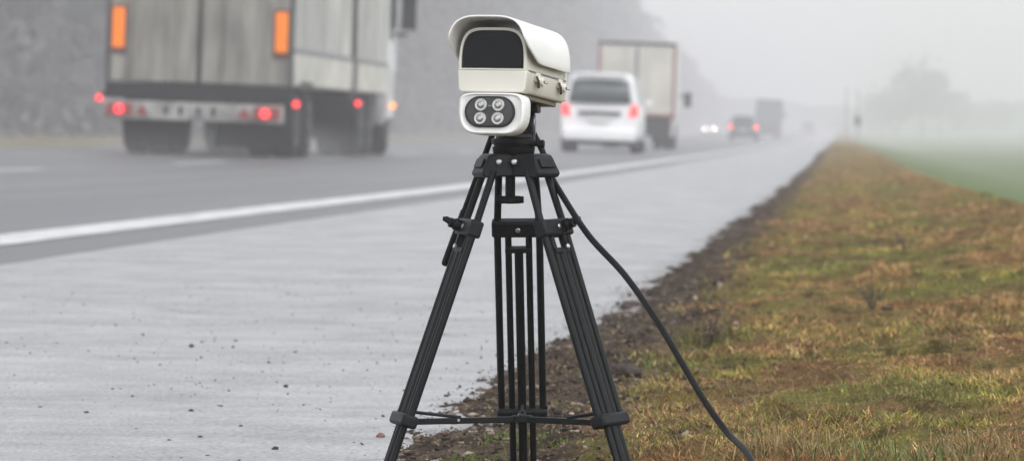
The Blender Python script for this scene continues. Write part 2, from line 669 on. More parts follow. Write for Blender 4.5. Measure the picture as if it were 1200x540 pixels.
def leg(Tpx, Tpy, Tdy, Fpx, Fpy, Fdy, tang, key):
    T = tp(Tpx, Tpy, Tdy)
    F = tp(Fpx, Fpy, Fdy)
    # stand on the surface
    fx, fy = F.x + tc0.x, F.y + TY
    zsurf = max(float(zverge(fx, fy)), float(zroad(fx, fy))) - gz
    ax = (F - T).normalized()
    k = (zsurf + .006 - T.z) / ax.z
    F = T + ax * k
    L = k + .006
    w = Vector(tang).normalized()
    w = (w - ax * w.dot(ax)).normalized()
    nrm = ax.cross(w)
    if nrm.y > 0:
        nrm = -nrm
    M3 = Matrix((w, nrm, ax)).transposed()
    hw = .0262

    def pos(s, o=0.0, n=0.0):
        return T + ax * s + w * o + nrm * n

    # distances along the leg
    t_clamp = L * .175
    t_col = L * .790
    for s in (-1, 1):
        MB().tube([pos(-.004, s * hw * .86), pos(t_clamp, s * hw), pos(t_col, s * hw)], .0046, 14).build('upper_tube', M_TRI, tripod)
    for o, r_, t0 in ((-.0128, .0042, t_clamp + .006), (.0128, .0042, t_clamp + .006), (0, .0056, t_clamp + .030)):
        MB().tube([pos(t0, o), pos(L - .006, o)], r_, 14).build('lower_tube', M_TRI, tripod)
    # crossbar at the head of the middle bar
    MB().box(pos(t_clamp + .029, 0), (.034, .010, .007), M3).build('crossbar', M_TRIG, tripod, bevel=.0012)
    # upper clamp
    c = MB().box(pos(t_clamp, 0), (.066, .017, .021), M3).build('clamp', M_TRIG, tripod, bevel=.003, seg=3)
    MB().lathe(pos(t_clamp, 0, .0080), nrm, [(0, .0028), (.0015, .0030), (.0022, .0022)], 14).build('bolt', M_STEEL, c)
    if key != 'rear':
        # wing lever and its spindle on the outer face
        o = -.012 if key == 'left' else .012
        e = -1 if key == 'left' else 1
        a = pos(t_clamp, o, .009)
        MB().lathe(a, nrm, [(0, .0075), (.007, .0075), (.009, .006), (.014, .006), (.0145, .004)], 18).build('knob', M_BLK, c)
        lv = MB()
        out = Vector((e, 0, 0))
        b0 = a + nrm * .010
        lv.tube([b0 - out * .010 - Vector((0, 0, .008)), b0, b0 + out * .008 + Vector((0, 0, .005)), b0 + out * .012 + Vector((0, 0, .0055))], [.0034, .0046, .0038, .0026], 10)
        lv.build('lever', M_BLK, c)
        MB().lathe(pos(t_clamp + .026, o * .6, .007), nrm, [(0, .0034), (.002, .0034), (.003, .002)], 12).build('bolt', M_STEEL, tripod)
        MB().box(pos(t_clamp + .018, o * .6, .0068), (.004, .003, .016), M3).build('slide_rail', M_BLK, tripod)
    # lower collar
    col = MB().box(pos(t_col, 0), (.064, .021, .016), M3).build('collar', M_TRIG, tripod, bevel=.004, seg=3)
    MB().box(pos(t_col - .0085, -.027 if key == 'left' else .027), (.010, .008, .005), M3).build('catch', M_BLK, col, bevel=.001)
    # rubber foot
    MB().tube([pos(L - .010), pos(L - .003), pos(L)], [.008, .009, .0075], 16).build('foot', M_BLK, tripod)
    return pos(t_col), pos(t_clamp)


cl, _ = leg(571.5, 204, -.014, 448, 566, -.058, (.34, -.94, 0), 'left')
cr, _ = leg(630, 204, -.014, 737, 566, -.066, (.46, .89, 0), 'right')
cb, _ = leg(606, 204, .030, 613.5, 545, .165, (1, .03, 0), 'rear')

# spreader: hub with three arms
hub = (cl + cr + cb) / 3
hub = Vector((tp(611, 490, 0).x, hub.y, (cl.z + cr.z) / 2 - .002))
hb_ = MB().lathe(hub - Vector((0, 0, .004)), (0, 0, 1), [(0, .012), (.001, .0135), (.007, .0135), (.008, .012)], 24).build('spreader_hub', M_TRIG, tripod)
for c in (cl, cr, cb):
    d = (c - hub)
    d.z = 0
    d.normalize()
    s = d.cross(Vector((0, 0, 1)))
    a = MB()
    ang = math.atan2(d.y, d.x)
    Mz = Matrix.Rotation(ang, 3, 'Z')
    ln = (c - hub).length
    a.box(hub + d * (ln / 2) - Vector((0, 0, .001)), (ln - .018, .009, .0074), Mz)
    arm = a.build('spreader_arm', M_TRI, tripod, bevel=.001)
    b = MB()
    b.tube([hub + d * (ln * .52) + Vector((0, 0, .003)), c - d * .008 + Vector((0, 0, .010))], .0021, 8)
    b.build('stay', M_TRI, arm)
    MB().lathe(hub + d * (ln * .55) - s * .0045 + Vector((0, 0, .0)), -s, [(0, .0018), (.001, .0016)], 10).build('rivet', M_STEEL, arm)

# spider with three shoulders
cx = tp(604, 190).x
zs = lambda py: tp(604, py).z
sp = MB()
sp.lathe((cx, 0, zs(206)), (0, 0, 1), [(0, .021), (.004, .024), (.016, .026), (.024, .024)], 36)
spider = sp.build('spider', M_TRIG, tripod)
dirs = [(Vector((-.94, -.34, 0)), 1), (Vector((.89, -.46, 0)), 1), (Vector((.05, 1, 0)), 1)]
for d, _ in dirs:
    d = d.normalized()
    Mz = Matrix.Rotation(math.atan2(d.y, d.x), 3, 'Z')
    c = Vector((cx, 0, 0))
    b = MB()
    # wedge: high inner end, sloping outer end
    w2 = .0265
    pr = [(.010, zs(206)), (.046, zs(208)), (.0495, zs(203)), (.040, zs(182)), (.034, zs(180)), (.010, zs(181))]
    vs = []
    for sgn in (-1, 1):
        for r_, z in pr:
            ww = w2 * (1.0 if z < zs(190) else .80)
            vs.append(c + Mz @ Vector((r_, sgn * ww, z)))
    n = len(pr)
    fs = [tuple(range(n)), tuple(range(2 * n - 1, n - 1, -1))] + [(k, k + n, (k + 1) % n + n, (k + 1) % n) for k in range(n)]
    b.add(vs, fs)
    sh = b.build('shoulder', M_TRIG, tripod, bevel=.0022, seg=3)
    # flat pad on the sloping face, its black stands in for a shaded slot recess
    M4 = Mz @ Matrix.Rotation(math.atan2(zs(182) - zs(203), .0095), 3, 'Y')
    MB().box(c + Mz @ Vector((.0458, 0, zs(191))), (.012, .034, .0024), M4).build('pad', M_BLK, sh, bevel=.001)
for px_, py_ in ((584.5, 190), (602.5, 190)):
    p = tp(px_, py_, -.034)
    MB().lathe(p + Vector((0, .004, 0)), (0, -1, 0), [(-.006, .0036), (.004, .0036), (.005, .0026), (.0052, .001)], 16).build('bolt', M_STEEL, spider)
    MB().lathe(p + Vector((0, .014, 0)), (0, -1, 0), [(-.006, .008), (.006, .008), (.007, .0065)], 18).build('boss', M_TRIG, spider)
# centre column and its wing knob
MB().lathe((tp(598, 210).x, 0, zs(231)), (0, 0, 1), [(0, .0055), (.002, .0062), (.030, .0062)], 20).build('centre_column', M_TRI, tripod)
kn = MB()
z_ = zs(234)
xk = tp(598, 234).x
kn.lathe((xk, 0, z_ - .005), (0, 0, 1), [(0, .006), (.002, .0075), (.008, .0075), (.010, .006)], 20)
kn.tube([(xk - .0165, 0, z_), (xk - .010, 0, z_), (xk + .010, 0, z_), (xk + .0165, 0, z_)], [.0042, .0050, .0050, .0042], 12)
kn.build('wing_knob', M_BLK, tripod)
# levelling bowl and pan head
MB().lathe((tp(602, 170).x, 0, zs(183)), (0, 0, 1), [(0, .0215), (.002, .0245), (.004, .0255), (.011, .0265), (.012, .0245), (.014, .0245), (.015, .0275), (.0205, .0275), (.022, .0255)], 40).build('bowl', M_BLK, tripod)
bk = MB()
p0 = tp(622, 169, -.008)
bk.tube([p0, p0 + Vector((.012, -.002, 0))], .0032, 12)
bk.lathe(p0 + Vector((.009, -.0015, 0)), (1, -.1, 0), [(0, .0040), (.001, .0052), (.007, .0052), (.008, .0042)], 14)
bk.build('locking_knob', M_BLK, tripod)
ph = MB()
ph.box((tp(603, 155).x, .022, zs(154)), (.046, .044, .022))
ph.lathe((tp(603, 155).x, .0, zs(163)), (0, 0, 1), [(0, .022), (.004, .022), (.008, .018)], 28)
pan = ph.build('pan_head', M_BLK, tripod, bevel=.003)
dk = MB()
xd = tp(614, 146).x
dk.lathe((xd, .022, zs(146)), (1, 0, 0), [(0, .0155), (.010, .0160), (.0115, .0150)], 30)
dk.build('tilt_disc', M_TRIG, tripod)
MB().lathe((xd + .0105, .022, zs(146)), (1, 0, 0), [(0, .0135), (.0022, .0128)], 30).build('tilt_ring', mat('grey_blue_metal', (.16, .17, .23), .35, .6, scale=60), tripod)
qp = MB()
qp.box((tp(611, 126).x, .030, zs(124)), (.040, .060, .018))
qp.build('mounting_plate', M_BLK, tripod, bevel=.002)
# pan handle leaning away behind the left leg
ph_a = tp(580, 150, .030)
ph_b = tp(521, 310, .115)
hd = MB()
hd.tube([ph_a, ph_a.lerp(ph_b, .62)], .0038, 12)
hd.tube([ph_a.lerp(ph_b, .60), ph_a.lerp(ph_b, .61), ph_a.lerp(ph_b, .985), ph_b], [.0042, .0048, .0048, .0040], 14)
hd.build('pan_handle', M_BLK, tripod)

# ------------------------------------------------------------------ the camera unit
u = 1 / 985.0
M_CREAM = mat('cream_powder_coat', (.70, .68, .61), .42, var=.05, scale=14, bump=.06, bscale=500)
M_WHITE = mat('white_powder_coat', (.82, .815, .795), .38, var=.04, scale=14, bump=.06, bscale=500)
M_GLASS = mat('dark_window_glass', (.003, .004, .005), .08, var=.3, scale=8, spec=.2)
M_SEAL = mat('black_seal', (.012, .012, .013), .6, var=.2, scale=60)
FY = 5.362
dev = empty('speed_camera', at(577, 108.5, FY), (R(-3.5), R(.8), R(-11)))
tag(dev, 'white roadside speed camera with curved hood, dark window and four round lamps', 'camera')
LEN = .185


def arch(hw, z0, ht, n=30, ex=.44, ez=.62):
    pts = []
    for k in range(n + 1):
        a = math.pi * k / n
        c, s_ = math.cos(a), math.sin(a)
        pts.append((-hw * math.copysign(abs(c) ** ex, c), z0 + ht * abs(s_) ** ez))
    return pts


# housing: lower box plus arched upper shell
low = [(-39, 0), (-41.5, 4), (-43, 26.5), (43, 26.5), (41.5, 4), (39, 0)]
lowp = [(x * u, z * u) for x, z in low]
housing = MB().prism(lowp, -.004, LEN).build('housing', M_CREAM, dev, bevel=.002, seg=3)
up = [(x * u, z * u) for x, z in arch(41, 26.6, 50)]
MB().prism(up, .0, LEN - .004).build('housing_shell', M_CREAM, dev, bevel=.0012)
# bezel ring around the window
oo = arch(41.6, 26.8, 50.6)
ii = arch(38.6, 28.6, 45.6)
vs, fs = [], []
for pts, y in ((oo, -.0035), (ii, -.0035), (ii, .0015), (oo, .002)):
    vs += [(x * u, y, z * u) for x, z in pts]
n = len(oo)
for r_ in range(3):
    for k in range(n):
        a, b = r_ * n + k, r_ * n + (k + 1) % n
        fs.append((a, b, b + n, a + n))
MB().add(vs, fs).build('window_frame', M_CREAM, dev)
MB().prism([(x * u, z * u) for x, z in arch(39.2, 28.0, 46.4)], -.0008, -.0001).build('seal', M_SEAL, dev)
MB().prism([(x * u, z * u) for x, z in arch(36.2, 31.0, 41)], -.0024, -.0009).build('window', M_GLASS, dev)
# seam between upper and lower halves along the sides
MB().box((0, LEN / 2 + .004, 26.8 * u), (87.5 * u, LEN - .012, .0016)).build('gasket', mat('grey_gasket', (.20, .19, .17), .7, scale=50), dev)
# hood
NA, NV = 48, 18
vs, fs = [], []
prof = arch(48.5, 39, 49.5, NA, .52, .72)
for i, (x, z) in enumerate(prof):
    hgt = (z - 39) / 49.5
    sweep = max(0, 1 - hgt / .55) ** 1.8
    yf = -.036 + .062 * sweep
    drop = 5.0 * (1 - hgt)
    for j in range(NV + 1):
        t = j / NV
        y = yf + (LEN - .006 - yf) * t
        # the lower edge hangs a little lower behind the swept corner
        zz = z - drop * min(1, max(0, (y + .0) / .05)) * .6
        vs.append((x * u, y, zz * u))
for i in range(NA):
    for j in range(NV):
        a = i * (NV + 1) + j
        fs.append((a, a + 1, a + NV + 2, a + NV + 1))
hood = MB().add(vs, fs).build('sunshield', M_WHITE, dev, ang=60)
md = hood.modifiers.new('shell', 'SOLIDIFY')
md.thickness = .0022
md.offset = 0
bv = hood.modifiers.new('bevel', 'BEVEL')
bv.width = .0008
bv.segments = 2
bv.limit_method = 'ANGLE'
# rear plate of the housing
MB().prism([(x * u, z * u) for x, z in [(-43, 2), (-43, 40), (-34, 70), (34, 70), (43, 40), (43, 2)]], LEN - .002, LEN + .004).build('rear_cap', M_CREAM, dev, bevel=.002)
# toggle latches along the right side
for yy in (.042, .150):
    lt = MB()
    lt.box((44.5 * u, yy, 21 * u), (.004, .016, 11 * u))
    la = lt.build('latch', M_CREAM, dev, bevel=.001)
    MB().lathe((46 * u, yy + .001, 16 * u), (1, 0, 0), [(0, .0056), (.005, .0056), (.006, .0045)], 18).build('latch_boss', M_CREAM, la)
    MB().lathe((46 * u + .006, yy + .001, 16 * u), (1, 0, 0), [(0, .0018), (.001, .0016)], 10).build('pin', mat('brown_steel', (.10, .08, .06), .4, .7, scale=60), la)
    MB().tube([(46 * u, yy - .012, 22 * u), (48.5 * u, yy - .011, 16 * u), (48 * u, yy - .008, 8 * u)], .0016, 8).build('hook', mat('brown_steel', (.1, .08, .06)), la)
    MB().tube([(48 * u, yy + .006, 15 * u), (48.5 * u, yy + .030, 17 * u)], .0013, 8).build('rod', M_STEEL, la)
# base rail under the housing
MB().box((2 * u, .095, -3 * u), (66 * u, .15, 6 * u)).build('base_rail', mat('brass_grey', (.20, .18, .13), .5, .3, scale=50), dev, bevel=.001)

# infrared lamp unit
irp = []
for k in range(41):
    a = math.pi * 2 * k / 40
    c, s_ = math.cos(a), math.sin(a)
    x = math.copysign(abs(c) ** .36, c)
    z = math.copysign(abs(s_) ** (.34 if s_ > 0 else .62), s_)
    hw = 41 - (0 if z > 0 else 5.5 * abs(z) ** 1.5)
    irp.append((x * hw, -26 + 25 * z))
IRX = 3.0
irp = irp[:-1]
vs, fs = [], []
rings = [(-.0020, .80), (-.0125, .86), (-.0150, .925), (-.0135, .975), (-.009, 1.0), (.014, 1.0), (.020, .95)]
n = len(irp)
rings = rings[1:]
for y, k_ in rings:
    vs += [((x * k_ + IRX) * u, y, (-26 + (z + 26) * k_) * u) for x, z in irp]
for r_ in range(len(rings) - 1):
    for k in range(n):
        a, b = r_ * n + k, r_ * n + (k + 1) % n
        fs.append((a, b, b + n, a + n))
fs.append(tuple(range(n)))
fs.append(tuple((len(rings) - 1) * n + k for k in range(n - 1, -1, -1)))
ir = MB().add(vs, fs).build('lamp_unit', M_WHITE, dev, ang=50)


def stadium(hx, hz, cx_, cz, n=14):
    r_ = hz
    p = []
    for k in range(n + 1):
        a = -math.pi / 2 + math.pi * k / n
        p.append((cx_ + hx - r_ + r_ * math.cos(a), cz + r_ * math.sin(a)))
    for k in range(n + 1):
        a = math.pi / 2 + math.pi * k / n
        p.append((cx_ - hx + r_ + r_ * math.cos(a), cz + r_ * math.sin(a)))
    return [(x * u, z * u) for x, z in p]


MB().prism(stadium(31, 18.6, -1.5 + IRX, -24), -.0158, -.012).build('panel_rim', M_SEAL, ir, bevel=.0008)
MB().prism(stadium(28.5, 16.2, -1.5 + IRX, -24), -.0161, -.0159).build('lamp_panel', mat('dark_grey_panel', (.050, .050, .053), .45, var=.2, scale=90), ir)
M_LENS = mat('frosted_lens', (.55, .55, .53), .25, .35, var=.12, scale=120)
M_LENSD = mat('lens_core', (.28, .28, .27), .2, .4, var=.1, scale=120)
for lx, lz in ((-12, -16), (9.5, -16), (-12.5, -32), (9, -32)):
    c = ((lx + IRX) * u, -.0162, lz * u)
    l_ = MB().lathe(c, (0, -1, 0), [(0, 7.4 * u), (.0020, 7.4 * u), (.0028, 6.8 * u), (.0026, 5.8 * u)], 28).build('lens', M_LENS, ir)
    MB().lathe((c[0], c[1] - .0022, c[2]), (0, -1, 0), [(0, 4.6 * u), (.0012, 4.4 * u), (.0022, 3.2 * u), (.0026, 1.2 * u)], 24).build('lens_ring', M_LENSD, l_)
    MB().lathe((c[0] + .0004, c[1] - .0046, c[2]), (0, -1, 0), [(0, 2.4 * u), (.0008, 1.8 * u)], 18).build('bulb', M_LENS, l_)
MB().box(((-1 + IRX) * u, -.0166, -17 * u), (4 * u, .001, 2 * u)).build('indicator', mat('green_grey', (.16, .19, .14), .5), ir)

# ------------------------------------------------------------------ the cable
cab = [(622, 150, .06), (636, 178, .045), (643, 200, .030), (657, 226, .0), (690, 276, -.06), (732, 322, -.13), (770, 376, -.20), (802, 430, -.25), (826, 470, -.285), (852, 506, -.33), (873, 527, -.42)]
pts = [at(a, b, TY + c) for a, b, c in cab]
e = pts[-1]
for k, (dx, dy) in enumerate(((.018, -.09), (.036, -.20), (.07, -.40), (.10, -.6), (.18, -.85), (.35, -1.2))):
    x, y = e.x + dx, e.y + dy
    zt = float(zverge(x, y)) + .006
    z = max(zt, e.z - .02 * (k + 1))
    pts.append(Vector((x, y, z)))


def catmull(P, n=8):
    out = []
    P = [P[0]] + P + [P[-1]]
    for i in range(1, len(P) - 2):
        for k in range(n):
            t = k / n
            a, b, c, d = P[i - 1], P[i], P[i + 1], P[i + 2]
            out.append(.5 * ((2 * b) + (c - a) * t + (2 * a - 5 * b + 4 * c - d) * t * t + (3 * b - a - 3 * c + d) * t ** 3))
    out.append(P[-2])
    return out


cb_ = MB().tube(catmull(pts), .0039, 12).build('cable', M_BLK)
tag(cb_, 'thick black cable sagging from the white camera down onto the grass', 'cable')

# ------------------------------------------------------------------ vehicles
M_TYRE = mat('tyre_rubber', (.012, .012, .013), .8, spec=.2, var=.25, scale=8, bump=.3, bscale=40)
M_RIM = mat('dull_rim', (.22, .22, .23), .5, .4, var=.25, scale=8)
M_DARK = mat('underbody_black', (.010, .010, .011), .8, spec=.2, var=.3, scale=4)
M_TAIL = mat('tail_lamp_lit', (.5, .02, .02), .3, emit=(1, .035, .045), estr=1.25)
M_TAILD = mat('tail_lamp_dim', (.45, .02, .02), .25, emit=(1, .05, .04), estr=.7)
M_REFL = mat('red_reflector', (.22, .025, .025), .35, var=.1)
M_AMB = mat('amber_glow_strip', (.66, .17, .004), .35, emit=(1, .20, .0), estr=.22, spec=.1)  # reflector strips on the rear doors, weak emission added to brighten them
M_AMBL = mat('amber_lamp_lit', (.85, .3, .02), .35, emit=(1, .25, .08), estr=1.4)
M_GLZ = mat('car_glass', (.02, .035, .038), .08, var=.2, scale=3, spec=.7)
M_PLATE = mat('number_plate', (.65, .65, .62), .4, var=.06)


def slope_at(X, Y):
    return math.atan((float(zroad(X + .5, Y)) - float(zroad(X - .5, Y))))


def vroot(name, X, Y, L=4, rz=0.0):
    z = float(zroad(X, Y))
    roll = -slope_at(X, Y)
    pitch = math.atan((float(zroad(X, Y + L)) - z) / L)
    return empty(name, (X, Y, z), (pitch, roll, rz))


def wheel(par, x, y, r, w, twin=False):
    sg = 1 if x > 0 else -1
    wl = empty_part = MB().lathe((x - w / 2, y, r), (1, 0, 0), [(0, r * .62), (.0, r * .86), (w * .14, r), (w * .86, r), (w, r * .86), (w, r * .62)], 28).build('wheel', M_TYRE, par)
    MB().lathe((x + sg * w * .30, y, r), (sg, 0, 0), [(0, r * .60), (w * .22, r * .60), (w * .16, r * .45), (w * .10, r * .22), (w * .2, r * .16)], 20).build('rim', M_RIM, wl)
    if twin:
        MB().lathe((x - sg * (w * 1.12) - w / 2, y, r), (1, 0, 0), [(0, r * .62), (.0, r * .86), (w * .14, r), (w * .86, r), (w, r * .86), (w, r * .62)], 24).build('inner_tyre', M_TYRE, wl)
    return wl


# --- the large lorry with drawbar trailer
tX = at(230, 158, 59).x
lorry = vroot('lorry', tX, 59, 14)
tag(lorry, 'large dirty grey lorry and trailer with two tall amber reflector strips on its rear doors', 'lorry')
M_DOOR = mat('grimy_grey_door', (.245, .235, .205), .6, var=.25, scale=2.2, dirt=(.105, .10, .09), stretch=(2.2, 1, .42), bump=.05, bscale=8)
M_SIDE = mat('pale_tarpaulin', (.50, .49, .45), .6, var=.12, scale=1.2, dirt=(.33, .325, .31), stretch=(1, .5, .6))
M_SIDEL = mat('pale_lower_board', (.58, .56, .49), .6, var=.12, scale=2.0, dirt=(.40, .39, .35))
M_BAR = mat('dirty_pale_bumper', (.30, .295, .28), .6, var=.3, scale=3, dirt=(.12, .12, .115))
hwT = 1.27
# trailer body
MB().box((0, 3.6, 2.43), (2 * hwT - .04, 7.06, 2.92)).build('trailer_body', M_SIDE, lorry, bevel=.02)
for s in (-1, 1):
    d = MB().box((s * .615, .015, 2.40), (1.19, .05, 2.86)).build('rear_door', M_DOOR, lorry, bevel=.012)
    for bx_ in (-.30, .30):
        MB().tube([(s * .615 + bx_, -.03, 1.0), (s * .615 + bx_, -.03, 3.75)], .014, 8).build('lock_rod', M_DOOR, d)
    MB().box((s * (hwT - .025), .0, 2.42), (.05, .10, 2.95)).build('corner_post', mat('dark_post', (.07, .07, .07), .6, var=.2, scale=3), lorry, bevel=.006)
    zc = 2.36 if s < 0 else 2.30
    a = MB().box((s * (1.10 if s < 0 else 1.10), -.045, 1.68), (.165, .05, .54)).build('amber_glow_strip', M_AMB, lorry, bevel=.02, seg=3)
    MB().box((s * 1.10, -.025, 1.665), (.23, .03, .66)).build('strip_back', mat('dark_red_surround', (.10, .025, .015), .5, scale=5), a, bevel=.01)
MB().box((0, -.005, 2.42), (.045, .06, 2.9)).build('door_seal', M_DARK, lorry)
MB().box((0, -.02, 3.86), (2 * hwT, .12, .10)).build('top_rail', M_DARK, lorry)
MB().box((0, .02, .845), (2 * hwT - .03, .16, .21)).build('rear_sill', M_DARK, lorry, bevel=.01)
for s in (-1, 1):
    MB().box((s * (hwT - .012), 3.6, 1.20), (.05, 7.0, .42)).build('side_board', M_SIDEL, lorry, bevel=.008)
    MB().box((s * (hwT - .002), 3.6, 1.45), (.035, 7.0, .07)).build('side_rail', mat('grey_rail', (.20, .20, .21), .5, scale=3), lorry)
    for yy in (1.25, 3.6, 5.6):
        MB().box((s * (hwT + .003), yy, 2.66), (.02, .05, 2.34)).build('side_strut', mat('light_strut', (.42, .42, .41), .5, scale=3), lorry)
MB().box((0, 3.6, .90), (.9, 6.9, .20)).build('chassis', M_DARK, lorry)
bp = MB().box((-.06, -.02, .585), (2.44, .12, .245)).build('bumper', M_BAR, lorry, bevel=.012)
for k, xx in enumerate((-.42, -.22, .02, .22)):
    MB().box((xx, -.085, .59), (.05, .012, .10 + .03 * (k % 2))).build('bumper_slot', M_DARK, bp)
for s in (-1, 1):
    xx = -1.05 if s < 0 else .94
    MB().box((xx, -.085, .59), (.36, .05, .17)).build('lamp_cluster', M_REFL, bp, bevel=.01)
    MB().lathe((xx + (.0 if s < 0 else -.02), -.11, .59), (0, -1, 0), [(0, .066), (.02, .062), (.028, .04)], 20).build('tail_lamp', M_TAIL, bp)
    tr = MB().prism([(-.09, -.07), (.09, -.07), (0, .085)], -.10, -.085)
    tr.xf(Matrix.Translation((-.74 if s < 0 else .64, 0, .585)))
    tr.build('triangle_reflector', M_REFL, bp)
    # outline marker on a rubber stalk
    mk = MB().tube([(s * 1.20, .0, .84), (s * 1.29, -.03, .79), (s * (1.33), -.05, .75)], .022, 8).build('marker_stalk', M_DARK, lorry)
    MB().lathe((s * 1.33, -.055, .73), (0, -1, 0), [(0, .048), (.03, .045), (.04, .024)], 18).build('marker_lamp', M_TAIL, mk)
    MB().box((s * .62, .42, .46), (.86, .02, .66)).build('mudflap', M_DARK, lorry)
MB().box((0, .25, .70), (.9, .30, .22)).build('tow_beam', M_DARK, lorry)
for s in (-1, 1):
    for yy in (1.35, 2.75):
        wheel(lorry, s * 1.02, yy, .47, .30, True)
    MB().box((s * 1.0, 1.35, 1.02), (.62, 1.1, .04)).build('mudguard', M_DARK, lorry)
# truck box and cab in front
MB().box((0, 10.2, 2.45), (2 * hwT - .04, 4.2, 2.96)).build('truck_body', M_SIDE, lorry, bevel=.02)
MB().box((0, 7.4, .75), (.4, 1.6, .2)).build('drawbar', M_DARK, lorry)
MB().box((0, 7.62, 2.3), (2.44, .92, 2.9)).build('gap_shade_box', M_DARK, lorry)  # black box added between trailer and truck to paint the gap's shade
for s in (-1, 1):
    MB().box((s * (hwT - .012), 10.2, 1.20), (.05, 4.16, .42)).build('side_board', M_SIDEL, lorry, bevel=.008)
    MB().box((s * (hwT - .002), 10.2, 1.45), (.035, 4.16, .07)).build('side_rail', MATS['grey_rail'], lorry)
    for yy in (9.0, 10.4, 11.7):
        MB().box((s * (hwT + .003), yy, 2.66), (.02, .05, 2.34)).build('side_strut', MATS['light_strut'], lorry)
    for yy, tw in ((9.3, True), (10.6, True), (13.2, False)):
        wheel(lorry, s * 1.04, yy, .48, .31, tw)
    MB().box((s * 1.14, 11.9, .75), (.25, .9, .55)).build('fuel_tank', mat('grey_tank', (.25, .25, .26), .4, .4, scale=4), lorry, bevel=.05)
    MB().box((s * .7, 8.3, .6), (.70, .02, .7)).build('mudflap', M_DARK, lorry)
MB().box((0, 10.8, .92), (.9, 6.0, .22)).build('chassis', M_DARK, lorry)
for yy, mm_ in ((7.72, M_TAIL), (12.9, M_AMBL)):
    MB().lathe((hwT + .04, yy, .80), (0, -1, 0), [(0, .048), (.03, .045), (.04, .024)], 18).build('marker_lamp', mm_, lorry)
cabm = mat('white_cab_paint', (.62, .62, .62), .4, var=.06, scale=3, coat=.3)
cb2 = MB()
cb2.prism([(-1.23, .55), (1.23, .55), (1.25, 1.6), (1.22, 2.6), (1.10, 3.5), (-1.10, 3.5), (-1.22, 2.6), (-1.25, 1.6)], 12.45, 14.2, .97, 1.6)
cabo = cb2.build('cab', cabm, lorry, bevel=.06, seg=3)
for s in (-1, 1):
    MB().box((s * 1.255, 13.3, 2.25), (.02, .9, .75)).build('side_window', M_GLZ, cabo, bevel=.005)
    for zz in (1.98, 2.75):
        MB().tube([(s * 1.2, 13.9, zz), (s * 1.42, 13.95, zz)], .025, 8).build('mirror_arm', M_DARK, cabo)
    MB().box((s * 1.43, 13.95, 2.42), (.24, .10, .72)).build('mirror', M_DARK, cabo, bevel=.03)


def loft(secs):
    """secs: list of (y, list of (x,z)) with equal counts, closed"""
    mb = MB()
    n = len(secs[0][1])
    vs, fs = [], []
    for y, pl in secs:
        vs += [(x, y + dy_, z) for x, z, dy_ in [(p[0], p[1], p[2] if len(p) > 2 else 0) for p in pl]]
    for i in range(len(secs) - 1):
        for k in range(n):
            a, b = i * n + k, i * n + (k + 1) % n
            fs.append((a, b, b + n, a + n))
    fs.append(tuple(range(n)))
    fs.append(tuple((len(secs) - 1) * n + k for k in range(n - 1, -1, -1)))
    return mb.add(vs, fs)


def carsec(wb, ws, wr, zb, zs_, zr):
    """bottom half width, shoulder half width, roof half width and heights"""
    half = [(wb, zb), (ws * .985, zb + .12), (ws, (zb + zs_) / 2), (ws * .975, zs_), (wr + (ws - wr) * .35, zs_ + (zr - zs_) * .55), (wr, zr - .09), (wr * .86, zr - .02), (wr * .5, zr)]
    return half + [(-x, z) for x, z in reversed(half)]


def rear_lean(sec, zs_, lean):
    """give the rear face a forward lean above the shoulder"""
    return [(x, z, max(0, z - zs_) * lean + .05 * abs(x) ** 3) for x, z in sec]


